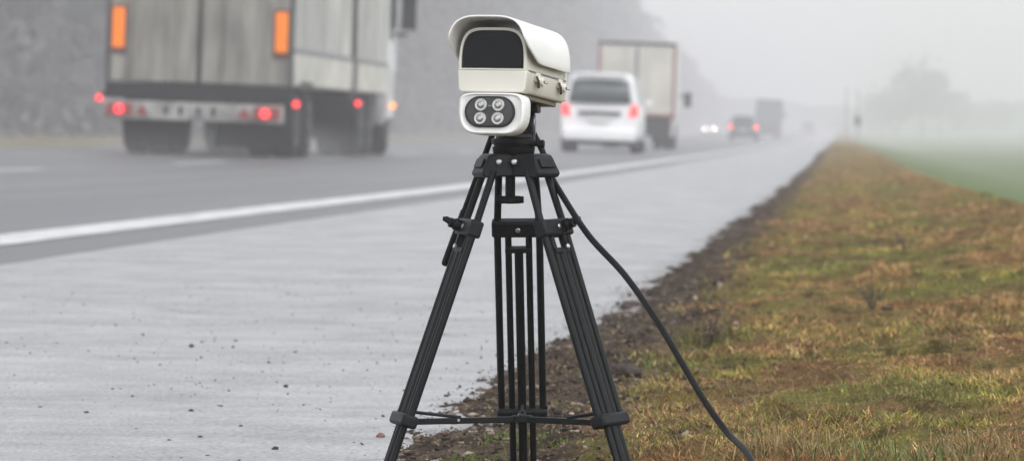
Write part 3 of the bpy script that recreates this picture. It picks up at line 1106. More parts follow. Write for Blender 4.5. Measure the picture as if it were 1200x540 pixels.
def car(name, X, Y, paint, label, W=1.76, H=1.66, L=4.5, zsh=.98, lean=.22, tail=M_TAIL, wr=.66, front=False, boxy=.9, group=None):
    rt = vroot(name, X, Y, 4)
    tag(rt, label, 'car' if 'van' not in name else 'van', group)
    w = W / 2
    r0 = carsec(w * .86, w * .96, wr * .95, .34, zsh, H * .985)
    secs = [(0.0, rear_lean(r0, zsh, lean)),
            (.30, carsec(w * .9, w, wr, .26, zsh, H)),
            (1.4, carsec(w * .92, w, wr * 1.02, .24, zsh, H)),
            (L * .52, carsec(w * .92, w, wr * 1.0, .24, zsh, H * .985)),
            (L * .70, carsec(w * .92, w, wr * 1.05, .24, zsh * .99, zsh * 1.10)),
            (L * .93, carsec(w * .9, w * .95, wr * 1.05, .24, zsh * .82, zsh * .86)),
            (L, carsec(w * .8, w * .85, wr * .95, .30, zsh * .62, zsh * .66))]
    body = loft(secs).build('body', paint, rt, bevel=.02, ang=40)

    def rearp(x, z, off=-.012):
        return (x, max(0, z - zsh) * lean + .05 * abs(x) ** 3 + off, z)
    # rear window
    ztop, zbot = H - .17, zsh + .06
    wt, wb_ = wr * .90, w * .80
    gl = MB()
    N = 8
    vs, fs = [], []
    for k in range(N + 1):
        t = -1 + 2 * k / N
        bow = .03 * (1 - t * t)
        vs += [rearp(wb_ * t, zbot - bow * .2), rearp(wt * t, ztop + bow)]
    for k in range(N):
        fs.append((2 * k, 2 * k + 2, 2 * k + 3, 2 * k + 1))
    g = gl.add(vs, fs).build('rear_window', M_GLZ, rt)
    sm = g.modifiers.new('shell', 'SOLIDIFY')
    sm.thickness = .02
    # lamps
    for s in (-1, 1):
        x0, x1 = w * .74, w * .965
        za, zb = zsh * .76, zsh * 1.05
        vs = [rearp(s * x0, za, -.02), rearp(s * x1, za + .04, -.015), rearp(s * x1 * .985, zb, -.015), rearp(s * x0 * 1.06, zb - .04, -.02)]
        vs2 = [(a, b + .12, c) for a, b, c in vs]
        MB().add(vs + vs2, [(0, 1, 2, 3), (7, 6, 5, 4), (0, 4, 5, 1), (1, 5, 6, 2), (2, 6, 7, 3), (3, 7, 4, 0)]).build('tail_lamp', tail, rt, bevel=.01)
        # side glass
        zz0, zz1 = zsh + .07, H - .14
        f = lambda z: wr + (w - wr) * (.35 if z > zsh + .55 * (H - zsh) else .62) + .004
        MB().add([(s * (w * .985), .55, zz0), (s * (w * .985), L * .60, zz0), (s * (wr * 1.06), L * .50, zz1), (s * (wr * 1.06), .70, zz1)], [(0, 1, 2, 3)]).build('side_window', M_GLZ, rt)
        MB().box((s * (w + .08), L * .60, zsh + .10), (.17, .09, .13)).build('mirror', paint, rt, bevel=.03)
        for yy in (.82, L * .80):
            wheel(rt, s * (w - .12), yy, .315, .21)
    MB().box((0, .0, .40), (W * .92, .14, .26)).build('bumper', paint, rt, bevel=.05, seg=3)
    MB().box((0, .06, .25), (W * .80, .20, .10)).build('rear_valance', M_DARK, rt, bevel=.02)
    MB().box((0, -.02, zsh * .84), (W * .54, .05, .085)).build('plate_garnish', M_DARK, rt, bevel=.012)
    MB().box((0, -.035, zsh * .72), (.50, .02, .11)).build('number_plate', M_PLATE, rt)
    MB().box((0, lean * (H - zsh) - .03, H - .05), (wr * 1.6, .16, .035)).build('roof_spoiler', paint, rt, bevel=.012)
    MB().box((0, L / 2, .24), (W * .8, L * .9, .12)).build('floor', M_DARK, rt)
    if front:
        pass
    return rt


M_WP = mat('white_car_paint', (.80, .80, .81), .35, var=.04, scale=2, coat=.5)
van = car('van', at(701, 158, 100).x, 100, M_WP, 'white family van with lit red tail lamps following the box van', W=1.80, H=1.80, L=4.4, zsh=1.06, lean=.20, wr=.70, tail=mat('van_tail', (.55, .03, .03), .3, emit=(1, .06, .06), estr=.5))

# --- box van
bx0 = vroot('box_van', at(743, 158, 126).x, 126, 6)
tag(bx0, 'cream box van with red-brown rear frame driving ahead of the white van', 'van')
M_BOXD = mat('cream_box_door', (.56, .53, .46), .55, var=.08, scale=1.2, dirt=(.40, .385, .34))
M_RED = mat('red_brown_frame', (.26, .07, .065), .5, var=.15, scale=3)
MB().box((0, 2.1, 1.96), (2.16, 4.16, 2.0)).build('cargo_box', mat('pale_box_side', (.60, .60, .58), .5, var=.05, scale=1), bx0, bevel=.02)
for s in (-1, 1):
    d = MB().box((s * .525, .0, 1.95), (1.00, .05, 1.90)).build('rear_door', M_BOXD, bx0, bevel=.01)
    MB().tube([(s * .30, -.035, 1.0), (s * .30, -.035, 2.9)], .014, 8).build('lock_rod', MATS['light_strut'], d)
    MB().box((s * 1.075, .0, 1.96), (.07, .09, 2.06)).build('frame_post', M_RED, bx0, bevel=.006)
    MB().box((s * 1.02, -.05, .90), (.12, .05, .10)).build('tail_lamp', M_REFL, bx0)
    wheel(bx0, s * .86, 1.1, .36, .22, True)
    wheel(bx0, s * .90, 4.9, .36, .22)
    MB().box((s * .72, .6, .50), (.55, .02, .62)).build('mudflap', M_DARK, bx0)
    mm_ = MB()
    mm_.tube([(s * .95, 5.1, 1.55), (s * 1.25, 5.1, 1.55)], .03, 8)
    mm_.build('mirror_arm', M_DARK, bx0)
    MB().box((s * 1.30, 5.1, 1.45), (.20, .10, .42)).build('mirror', M_DARK, bx0, bevel=.03)
MB().box((0, .0, 2.97), (2.20, .10, .085)).build('top_rail', M_DARK, bx0, bevel=.006)
MB().box((0, .0, .955), (2.20, .10, .05)).build('sill', M_RED, bx0, bevel=.006)
MB().box((0, -.03, 1.95), (.10, .03, 1.86)).build('door_seal', MATS['grey_rail'], bx0)
MB().box((0, .30, .64), (1.96, .30, .56)).build('under_panel', M_DARK, bx0, bevel=.02)
MB().box((0, 2.4, .72), (1.7, 4.4, .30)).build('chassis', M_DARK, bx0)
loft([(4.2, carsec(.95, .99, .85, .35, 1.4, 2.25)), (5.0, carsec(.95, .99, .85, .35, 1.4, 2.2)), (5.6, carsec(.95, .97, .80, .35, 1.15, 1.3)), (6.1, carsec(.85, .9, .7, .4, .9, 1.0))]).build('cab', M_WP, bx0)

# --- dark hatchback, grey lorry ahead and the far cars
car('hatchback', at(870.5, 158, 262).x, 262, mat('dark_teal_paint', (.028, .065, .075), .35, coat=.5, scale=2), 'dark hatchback with bright red tail lamps beside the distant grey lorry', W=1.74, H=1.46, L=4.1, zsh=.88, lean=.45, wr=.60, tail=mat('hatch_tail', (.5, .02, .02), .3, emit=(1, .08, .08), estr=2.2))
gl_ = vroot('box_lorry', at(900, 158, 420).x, 420, 8)
tag(gl_, 'distant slate grey box lorry fading into the fog', 'lorry')
M_SL = mat('slate_grey_box', (.045, .053, .068), .5, var=.1, scale=1)
MB().box((0, 3.5, 2.3), (2.46, 7, 2.5)).build('cargo_box', M_SL, gl_, bevel=.02)
for s in (-1, 1):
    MB().box((s * .6, -.02, 2.28), (1.14, .05, 2.36)).build('rear_door', M_SL, gl_, bevel=.01)
    wheel(gl_, s * .95, 1.6, .46, .3, True)
    wheel(gl_, s * .98, 7.6, .46, .3)
    MB().box((s * .98, -.06, .78), (.26, .05, .14)).build('tail_lamp', M_TAILD, gl_)
    MB().box((s * 1.38, 8.2, 2.2), (.2, .1, .6)).build('mirror', M_DARK, gl_, bevel=.03)
MB().box((0, -.03, 3.5), (2.5, .1, .16)).build('top_rail', M_DARK, gl_)
MB().box((0, .1, .80), (2.3, .2, .32)).build('bumper', M_DARK, gl_, bevel=.02)
MB().box((0, 3.6, .9), (1.0, 7.6, .3)).build('chassis', M_DARK, gl_)
MB().box((0, .8, .55), (2.2, .03, .5)).build('mudflap', M_DARK, gl_)
loft([(7.1, carsec(1.15, 1.2, 1.1, .4, 1.8, 2.9)), (8.6, carsec(1.15, 1.2, 1.1, .4, 1.8, 2.8)), (9.0, carsec(1.1, 1.15, 1.0, .4, 1.3, 2.6))]).build('cab', M_SL, gl_)
car('estate_car', at(947, 158, 640).x, 640, mat('grey_car_paint', (.10, .10, .11), .4, coat=.4, scale=2), 'faint grey car farthest along the road, almost lost in fog', W=1.8, H=1.7, L=4.5, zsh=.95, lean=.3, tail=M_TAILD)

# oncoming car on the far carriageway
on = vroot('oncoming_car', -17.6, 600, 4, 0)
tag(on, 'oncoming car with glowing headlamps on the far carriageway', 'car')
pnt = mat('silver_paint', (.30, .30, .32), .4, coat=.4, scale=2)
loft([(0, carsec(.72, .80, .66, .3, .66, .74)), (.2, carsec(.8, .87, .70, .24, .78, .86)), (1.1, carsec(.8, .88, .70, .24, .90, 1.0)), (1.9, carsec(.8, .88, .62, .24, .92, 1.48)), (3.3, carsec(.8, .88, .62, .24, .92, 1.5)), (4.3, carsec(.78, .84, .6, .3, .9, 1.1))]).build('body', pnt, on)
MB().add([(-.62, 1.12, 1.0), (.62, 1.12, 1.0), (.54, 1.80, 1.42), (-.54, 1.80, 1.42)], [(0, 1, 2, 3)]).build('windscreen', M_GLZ, on)
M_HEAD = mat('head_lamp_lit', (.9, .85, .75), .2, emit=(1, .80, .70), estr=26)
for s in (-1, 1):
    MB().lathe((s * .60, .04, .66), (0, -1, 0), [(0, .11), (.04, .10), (.06, .05)], 16).build('head_lamp', M_HEAD, on)
    for yy in (.85, 3.4):
        wheel(on, s * .76, yy, .31, .2)

# ------------------------------------------------------------------ woods and trees
def tree_geo(x, y, z, h, spread, nleaf, leaf, dens=1.0, bare=.3, seed=0):
    """trunk + limbs as thin prisms, foliage/twig clumps as small quads. returns V,F arrays (quads)"""
    r = np.random.default_rng(seed)
    V, F = [], []
    n0 = 0

    def limb(a, b, ra, rb):
        nonlocal n0
        a = np.array(a)
        b = np.array(b)
        t = (b - a) / np.linalg.norm(b - a)
        u_ = np.cross(t, [0.3, .9, .2])
        u_ /= np.linalg.norm(u_)
        w_ = np.cross(t, u_)
        ring = []
        for k in range(5):
            an = 2 * math.pi * k / 5
            ring.append(math.cos(an) * u_ + math.sin(an) * w_)
        V.extend([a + q * ra for q in ring] + [b + q * rb for q in ring])
        for k in range(5):
            F.append((n0 + k, n0 + (k + 1) % 5, n0 + 5 + (k + 1) % 5, n0 + 5 + k))
        n0 += 10
    base = np.array([x, y, z])
    top = base + np.array([r.normal(0, .3), r.normal(0, .3), h * .93])
    tr = h * .014 + .05
    m1 = base + (top - base) * .5
    limb(base - [0, 0, .4], m1, tr, tr * .6)
    limb(m1, top, tr * .6, .03)
    tips = []
    nl = 12
    for k in range(nl):
        f = r.uniform(.25, .92)
        p = base + (top - base) * f
        an = r.uniform(0, 2 * math.pi)
        ln = spread * (1.15 - .75 * f) * r.uniform(.6, 1.1)
        q = p + np.array([math.cos(an) * ln, math.sin(an) * ln, ln * r.uniform(.35, .9)])
        limb(p, q, tr * .35 * (1.1 - f), .02)
        for g in range(3):
            e_ = p + (q - p) * r.uniform(.4, 1.05) + r.normal(0, spread * .12, 3)
            tips.append(e_)
    tips.append(top)
    tips = np.array(tips)
    nv = len(V)
    V = np.array(V)
    F = np.array(F)
    ci = r.integers(0, len(tips), nleaf)
    c = tips[ci] + r.normal(0, 1, (nleaf, 3)) * np.array([spread * .22, spread * .22, spread * .20])
    c[:, 2] = np.maximum(c[:, 2], z + .4)
    d1 = r.normal(0, 1, (nleaf, 3))
    d1 /= np.linalg.norm(d1, axis=1)[:, None]
    d2 = np.cross(d1, r.normal(0, 1, (nleaf, 3)))
    d2 /= np.linalg.norm(d2, axis=1)[:, None]
    s = r.uniform(.5, 1.3, (nleaf, 1)) * leaf
    LV = np.stack([c - d1 * s, c - d2 * s * .4, c + d1 * s, c + d2 * s * .4], 1).reshape(-1, 3)
    LF = np.arange(nleaf * 4).reshape(-1, 4)
    return (V, F), (LV, LF)


M_WOOD = mat('wood_mass', (.095, .093, .098), .9, var=.25, scale=.3)
M_BARK = mat('bark', (.055, .048, .042), .9, var=.3, scale=3, bump=.4, bscale=12)
M_LEAF = mat('winter_foliage', (.050, .058, .045), .85, var=.3, scale=.8)
allV, allF, off = [], [], 0
sd_ = 100
for row, (xr, dy) in enumerate(((-31, 4.2), (-35.5, 4.6), (-41, 5.2), (-48, 5.5), (-56, 6.0))):
    y = 146.0 + row * 2
    while y < 960:
        sd_ += 1
        xx = xr + random.uniform(-1.6, 1.6)
        hh = random.uniform(17, 23) * (1.0 if y < 560 else max(.45, 1 - (y - 560) / 700))
        far = y > 450
        (TV, TF), (LV, LF) = tree_geo(xx, y, float(zground(xx, y)), hh, 4.2, 420 if far else 1400, .80 if far else .58, seed=sd_)
        for V_, F_ in ((TV, TF), (LV, LF)):
            allV.append(V_)
            allF.append(F_ + off)
            off += len(V_)
        y += dy * random.uniform(.8, 1.35) * (1.35 if far else 1)
# shrubby skirt at the foot of the wood
ns = 60000
sy = rng.uniform(140, 900, ns)
sx_ = rng.uniform(-33, -29.2, ns)
szz = zground(sx_, sy) + np.abs(rng.normal(0, 3.2, ns))
c = np.stack([sx_, sy, szz], 1)
d1 = rng.normal(0, 1, (ns, 3))
d1 /= np.linalg.norm(d1, axis=1)[:, None]
d2 = np.cross(d1, rng.normal(0, 1, (ns, 3)))
d2 /= np.linalg.norm(d2, axis=1)[:, None]
s = rng.uniform(.25, .6, (ns, 1))
LV = np.stack([c - d1 * s, c - d2 * s * .5, c + d1 * s, c + d2 * s * .5], 1).reshape(-1, 3)
allV.append(LV)
allF.append(np.arange(ns * 4).reshape(-1, 4) + off)
wood = fast_mesh('wood', np.concatenate(allV), np.concatenate(allF), M_WOOD, smooth=False)
tag(wood, 'long grey wood lining the far side of the motorway, dissolving into fog', 'wood', kind='stuff')


def tree(X, Y, h, spread, nleaf, leaf, seed, label, grp=None):
    X, Y, h, spread, leaf = X * 1.22, Y * 1.22, h * 1.22, spread * 1.22, leaf * 1.1
    z = float(zground(X, Y))
    rt = empty('tree', (X, Y, z))
    tag(rt, label, 'tree', grp)
    (TV, TF), (LV, LF) = tree_geo(0, 0, 0, h, spread, nleaf, leaf, seed=seed)
    a = fast_mesh('trunk', TV, TF, M_BARK)
    b = fast_mesh('crown', LV, LF, M_LEAF, smooth=False)
    a.parent = rt
    b.parent = rt
    return rt


tree(at(1080, 158, 620).x, 620, 11.6, 3.6, 1500, .50, 11, 'tallest hazy tree in the field beyond the verge')
tree(at(1052, 158, 640).x, 640, 8.6, 3.4, 1200, .50, 12, 'rounded hazy tree beside the tallest tree, on its road side')
tree(at(1101, 158, 650).x, 650, 9.8, 2.6, 900, .50, 13, 'slim hazy tree beside the tallest tree, on its field side')
tree(at(1121, 158, 700).x, 700, 6.3, 2.6, 700, .5, 14, 'small hazy tree at the field end of the tall tree clump')
tree(at(1034, 158, 690).x, 690, 6.2, 3.0, 800, .5, 15, 'low bushy hazy tree at the road end of the tall tree clump')
for k, px_ in enumerate((1150, 1162, 1176)):
    tree(at(px_, 158, 760).x, 760, 5.2, 2.6, 600, .5, 20 + k, 'low faint tree in the row standing apart in the field', 'row of low trees in the field')
# far hedge line closing the view
ns = 30000
hx = rng.uniform(-30, 330, ns)
hy = 1000 + rng.normal(0, 6, ns)
prof_h = 2.0 + 5.5 * np.clip(fbm(hx * .045 + 5, hx * 0, 4) + .35, 0, 1) + 2
hz = zground(hx, hy) + rng.random(ns) ** .8 * prof_h
c = np.stack([hx, hy, hz], 1)
d1 = rng.normal(0, 1, (ns, 3))
d1 /= np.linalg.norm(d1, axis=1)[:, None]
d2 = np.cross(d1, rng.normal(0, 1, (ns, 3)))
d2 /= np.linalg.norm(d2, axis=1)[:, None]
s = rng.uniform(.3, .9, (ns, 1))
LV = np.stack([c - d1 * s, c - d2 * s * .5, c + d1 * s, c + d2 * s * .5], 1).reshape(-1, 3)
hedge = fast_mesh('far_treeline', LV, np.arange(ns * 4).reshape(-1, 4), M_WOOD, smooth=False)
tag(hedge, 'very faint tree line on the horizon behind the field', 'tree line', kind='stuff')

# roadside sign far along the verge
sX = at(1005, 158, 250).x
sg = empty('road_sign', (sX, 250, float(zverge(sX, 250)) - .05))
tag(sg, 'small dark sign on a slim post far along the verge', 'sign')
MB().tube([(0, 0, 0), (0, 0, 3.1)], .035, 10).build('post', mat('galvanised_post', (.32, .32, .33), .5, .4, scale=5), sg)
MB().box((0, -.05, 1.35), (.34, .03, .52)).build('sign_plate', mat('dark_sign_back', (.05, .055, .065), .5, scale=5), sg, bevel=.02)
sX = at(992, 158, 300).x
pl = empty('marker_post', (sX, 300, float(zverge(sX, 300)) - .05))
tag(pl, 'tall pale post standing behind the small dark sign', 'post')
MB().tube([(0, 0, 0), (0, 0, 3.6)], [.05, .04], 10).build('shaft', MATS['galvanised_post'], pl)
MB().lathe((0, 0, 3.6), (0, 0, 1), [(0, .05), (.03, .05), (.05, .02)], 10).build('cap', M_DARK, pl)

# ------------------------------------------------------------------ grass, grit and clods
def blades(X, Y, H, Wd, lean, col, zf=zverge, seed=1):
    """three-segment blades; arrays"""
    r = np.random.default_rng(seed)
    n = len(X)
    Z = zf(X, Y) - .002
    an = r.uniform(0, 2 * math.pi, n)
    fa = r.uniform(0, 2 * math.pi, n)
    dx, dy = np.cos(an), np.sin(an)
    wx, wy = np.cos(fa) * Wd / 2, np.sin(fa) * Wd / 2
    V = np.zeros((n, 7, 3))
    for k, t in enumerate((0, .4, .75)):
        bend = lean * H * t ** 1.6
        zz = Z + H * t * np.sqrt(np.clip(1 - (lean * .55 * t) ** 2, .08, 1))
        k_ = (1, .85, .55)[k]
        V[:, 2 * k, 0] = X + dx * bend - wx * k_
        V[:, 2 * k, 1] = Y + dy * bend - wy * k_
        V[:, 2 * k + 1, 0] = X + dx * bend + wx * k_
        V[:, 2 * k + 1, 1] = Y + dy * bend + wy * k_
        V[:, 2 * k, 2] = V[:, 2 * k + 1, 2] = zz
    V[:, 6, 0] = X + dx * lean * H
    V[:, 6, 1] = Y + dy * lean * H
    V[:, 6, 2] = Z + H * np.sqrt(np.clip(1 - (lean * .62) ** 2, .05, 1))
    b = (np.arange(n) * 7)[:, None]
    F = np.concatenate([b + np.array([0, 1, 3]), b + np.array([0, 3, 2]), b + np.array([2, 3, 5]), b + np.array([2, 5, 4]), b + np.array([4, 5, 6])])
    C = np.repeat(col, 7, axis=0)
    return V.reshape(-1, 3), F, C


def scatter(n, x0, x1, y0, y1):
    # density falls with distance
    t = rng.random(n)
    Y = y0 * (y1 / y0) ** t
    X = rng.uniform(x0, x1, n)
    return X, Y


PAL = np.array([[.270, .270, .055], [.38, .295, .070], [.37, .205, .092], [.50, .370, .175], [.175, .200, .055], [.19, .110, .060]])


def pick(X, Y, r):
    n = len(X)
    g = fbm(X * 2.6, Y * 1.17, 4) + .35 * fbm(X * 9 + 5, Y * 4, 3)
    u_ = r.random(n)
    idx = np.empty(n, int)
    t = np.clip(g * 4.6 + .63 - .24 * np.clip((Y - 8) / 14, 0, 1) + r.normal(0, .15, n), 0, .999)
    idx = np.where(t < .30, 2, np.where(t < .46, 3, np.where(t < .70, 1, np.where(t < .93, 0, 4))))
    idx = np.where(u_ < .10, 5, idx)
    idx = np.where((u_ > .10) & (u_ < .17), 3, idx)
    rust = np.clip(fbm(X * 1.3 + 40, Y * .33, 3) * 5 - .1, 0, 1)
    idx = np.where(r.random(n) < rust * .55, np.where(r.random(n) < .6, 2, 5), idx)
    c = PAL[idx] * r.uniform(.4, 1.6, (n, 1))
    mott = .60 + .78 * np.clip(fbm(X * 15 + 3, Y * 6.5, 4) * 3.2 + .55, 0, 1)      # dead, dark clumps among fresh ones
    c = c * mott[:, None]
    return c


def cover(X, Y):
    """where plants grow: thin out toward the bare soil at the paving edge"""
    e = X + .42 * (fbm(X * 5, Y * 2.2, 4) + .5)
    return np.clip((e + .16) / .16, 0, 1)


r2 = np.random.default_rng(21)
BV, BF, BC, bo = [], [], [], 0


def addb(X, Y, H, Wd, lean, col, seed):
    global bo
    V_, F_, C_ = blades(X, Y, H, Wd, lean, col, seed=seed)
    BV.append(V_)
    BF.append(F_ + bo)
    BC.append(C_)
    bo += len(V_)


def lawn(n, x0, x1, y0, y1, h, w, seed):
    X, Y = scatter(n, x0, x1, y0, y1)
    tuft = np.clip(fbm(X * 7, Y * 3.2, 3) * 2.6 + .62, 0.34, 1.6)
    keep = (r2.random(n) < cover(X, Y)) & (r2.random(n) < np.clip(tuft + .55, 0, 1))
    X, Y, tuft = X[keep], Y[keep], tuft[keep]
    n = len(X)
    H = h * r2.uniform(.35, 1.15, n) * tuft
    lean = np.clip(np.abs(r2.normal(1.05, .45, n)), .1, 1.6)
    addb(X, Y, H, w * r2.uniform(.6, 1.3, n), lean, pick(X, Y, r2), seed)


lawn(150000, -.55, .55, 4.6, 8.0, .015, .0013, 1)
lawn(85000, -.50, 1.05, 7.5, 16.0, .019, .0022, 2)
lawn(50000, -.52, 1.5, 15.0, 40.0, .024, .0050, 3)
lawn(24000, -.50, 1.6, 38.0, 120.0, .034, .011, 4)
# longer dry stalks and straws
X, Y = scatter(1500, -.40, .6, 4.7, 9)
k = r2.random(1500) < cover(X, Y) * .8
X, Y = X[k], Y[k]
n = len(X)
addb(X, Y, r2.uniform(.012, .034, n), np.full(n, .0012), r2.uniform(.3, 1.3, n), np.array([[.34, .26, .13]]) * r2.uniform(.6, 1.3, (n, 1)), 5)


# dead stems and straw lying flat on the bare soil
X, Y = scatter(5200, -.66, -.1, 4.6, 10)
n = len(X)
addb(X, Y, r2.uniform(.004, .018, n), r2.uniform(.0007, .0018, n), r2.uniform(1.3, 1.75, n), np.array([[.30, .23, .15]]) * r2.uniform(.15, 1.3, (n, 1)), 6)
# low moss and seedlings on the soil
X, Y = scatter(9000, -.60, -.05, 4.6, 10)
kk = fbm(X * 8 + 9, Y * 4, 3) > .10
X, Y = X[kk], Y[kk]
n = len(X)
addb(X, Y, r2.uniform(.003, .009, n), r2.uniform(.0012, .0024, n), r2.uniform(.4, 1.4, n), np.array([[.25, .24, .05]]) * r2.uniform(.5, 1.3, (n, 1)), 7)


def tuftat(px, py, spread, n, h, colr, seed):
    Yg = 5.0
    for it in range(30):
        p = at(px, py, Yg)
        Yg *= (CAM_Z - float(zverge(p.x, Yg))) / (CAM_Z - p.z)
    p = at(px, py, Yg)
    rr = np.random.default_rng(seed)
    X = p.x + rr.normal(0, spread, n)
    Y = Yg + rr.normal(0, spread * 2.2, n)
    addb(X, Y, h * rr.uniform(.4, 1.2, n), rr.uniform(.0012, .0026, n), np.clip(np.abs(rr.normal(.5, .35, n)), .05, 1.3), np.array([colr]) * rr.uniform(.6, 1.4, (n, 1)), seed)
    return p, Yg


tuftat(548, 552, .022, 170, .022, (.14, .20, .04), 31)
tuftat(622, 520, .03, 160, .012, (.13, .17, .04), 32)
tuftat(600, 512, .02, 100, .012, (.13, .17, .04), 37)
tuftat(1055, 548, .05, 300, .030, (.15, .18, .065), 33)
tuftat(1005, 542, .05, 200, .026, (.18, .19, .07), 34)
tuftat(925, 530, .03, 160, .040, (.30, .23, .11), 35)
tuftat(1130, 535, .04, 220, .032, (.27, .20, .10), 36)
tuftat(800, 470, .03, 160, .02, (.20, .16, .04), 38)
tuftat(835, 400, .05, 200, .04, (.09, .10, .035), 39)
M_GRASS = mat('grass_blades', (.95, .95, .95), .8, var=.12, scale=30, attr='Col', spec=.12)
grass = fast_mesh('grass', np.concatenate(BV), np.concatenate(BF), M_GRASS, col=np.concatenate(BC), smooth=False)
tag(grass, 'short brown and green winter grass covering the verge', 'grass', kind='stuff')


# small lumps: deformed low-poly spheres
def lump(r_, seed, squash=.65, sub=2, amp=.35):
    bm = bmesh.new()
    bmesh.ops.create_icosphere(bm, subdivisions=sub, radius=1)
    rr = random.Random(seed)
    ph_ = [rr.uniform(0, 6) for _ in range(6)]
    for v in bm.verts:
        x, y, z = v.co
        k_ = 1 + amp * (.5 * math.sin(2.3 * x + ph_[0]) * math.cos(2.9 * y + ph_[1]) + .35 * math.sin(5 * z + ph_[2] + 3 * x) + .25 * math.sin(7 * y + ph_[3]) + rr.uniform(-.12, .12))
        v.co = Vector((x * k_, y * k_, z * k_ * squash)) * r_
    me = bpy.data.meshes.new('lump')
    bm.to_mesh(me)
    bm.free()
    return me


M_CLOD = mat('damp_earth', (.050, .038, .030), .85, var=.4, scale=90, bump=.6, bscale=250)
M_STONE = mat('reddish_stone', (.17, .085, .060), .7, var=.3, scale=80, bump=.3, bscale=250)


def ground_at(px, py, zf):
    Yg = 6.0
    for it in range(40):
        p = at(px, py, Yg)
        z = float(zf(p.x, Yg))
        Yg = Yg * (CAM_Z - z) / (CAM_Z - p.z)
    return at(px, py, Yg)


def place(name, px, py, rpx, m, seed, zf, squash=.65):
    p = ground_at(px, py, zf)
    r_ = rpx * p.y / F_PX
    me = lump(r_, seed, squash)
    me.materials.append(m)
    me.polygons.foreach_set('use_smooth', [True] * len(me.polygons))
    me.name = name
    o = bpy.data.objects.new(name, me)
    COL.objects.link(o)
    o.location = (p.x, p.y, float(zf(p.x, p.y)) + r_ * squash * .6)
    return o


o = place('pebble', 446, 513, 5.2, M_STONE, 1, zroad, .75)
tag(o, 'small reddish brown pebble beside the left tripod leg', 'stone')
for k, (a, b, c) in enumerate(((322, 527, 4.2), (101, 527 - 43, 3.0), (282, 500, 2.6), (224, 482, 3.0), (335, 453, 2.8), (234, 513, 3.0), (224, 406, 3.2))):
    o = place('mud_clod', a, b, c, M_CLOD, 10 + k, zroad)
    tag(o, 'small dark crumb of mud lying alone on the pale paving', 'mud', 'crumbs of mud on the paving')
o = place('earth_clump', 735, 446, 19, M_CLOD, 40, zverge, .55)
tag(o, 'large dark clump of earth beside the right tripod leg', 'earth')
o = place('earth_clump', 1040, 368, 7, M_CLOD, 41, zverge, .4)
tag(o, 'dark lump of earth beside the foot of the dry brown weed', 'earth')

# grit scattered over the shoulder and crumbs along the soil edge, one object of loose grit
bm = bmesh.new()
bmesh.ops.create_icosphere(bm, subdivisions=1, radius=1)
bv_ = np.array([v.co[:] for v in bm.verts])
bf_ = np.array([[v.index for v in f.verts] for f in bm.faces])
bm.free()


def grit(n, fx, fy, rad, m, name, label, zf, seed, pal=None):
    r = np.random.default_rng(seed)
    X, Y = fx(r, n), fy(r, n)
    if pal is not None:
        kk = r.random(n) > cover(X, Y) * 1.05
        X, Y = X[kk], Y[kk]
        n = len(X)
    rr = rad(r, n)
    Z = zf(X, Y) + rr * .25
    J = bv_[None] * (1 + r.uniform(-.35, .35, (n, len(bv_), 1))) * rr[:, None, None] * np.stack([r.uniform(.7, 1.5, n), r.uniform(.7, 1.5, n), r.uniform(.4, .9, n)], 1)[:, None, :]
    V_ = J + np.stack([X, Y, Z], 1)[:, None, :]
    F_ = bf_[None] + (np.arange(n) * len(bv_))[:, None, None]
    cc = None
    if pal is not None:
        cc = np.repeat(np.array(pal)[r.integers(0, len(pal), n)] * r.uniform(.6, 1.4, (n, 1)), len(bv_), axis=0)
    o_ = fast_mesh(name, V_.reshape(-1, 3), F_.reshape(-1, 3), m, col=cc, smooth=False)
    tag(o_, label, 'grit', kind='stuff')
    return o_


grit(3000, lambda r, n: r.uniform(-2.5, -.55, n), lambda r, n: 4.7 * (16 / 4.7) ** r.random(n), lambda r, n: np.clip(r.lognormal(math.log(.0010), .5, n), .0004, .0030), M_CLOD, 'loose_grit', 'fine dark grit scattered over the pale paving', zroad, 3)
xe = lambda r, n: -.56 - np.abs(r.normal(0, .055, n))
grit(900, xe, lambda r, n: 4.6 * (14 / 4.6) ** r.random(n), lambda r, n: np.clip(r.lognormal(math.log(.0013), .6, n), .0005, .006), M_CLOD, 'soil_crumbs', 'dark soil crumbs spilled along the edge of the paving', lambda X, Y: np.maximum(zroad(X, Y), zverge(X, Y)), 4)
M_GR2 = mat('soil_gravel', (.95, .95, .95), .9, var=.1, scale=60, attr='Col', spec=.15)
SOILP = [[.03, .022, .018], [.06, .043, .033], [.11, .082, .062], [.17, .13, .10], [.28, .23, .18], [.045, .034, .028]]
grit(17000, lambda r, n: r.uniform(-.66, -.12, n), lambda r, n: 4.6 * (13 / 4.6) ** r.random(n), lambda r, n: np.clip(r.lognormal(math.log(.0019), .55, n), .0006, .008), M_GR2, 'soil_gravel', 'brown gravelly soil crumbs on the bare edge of the verge', zverge, 5, SOILP)


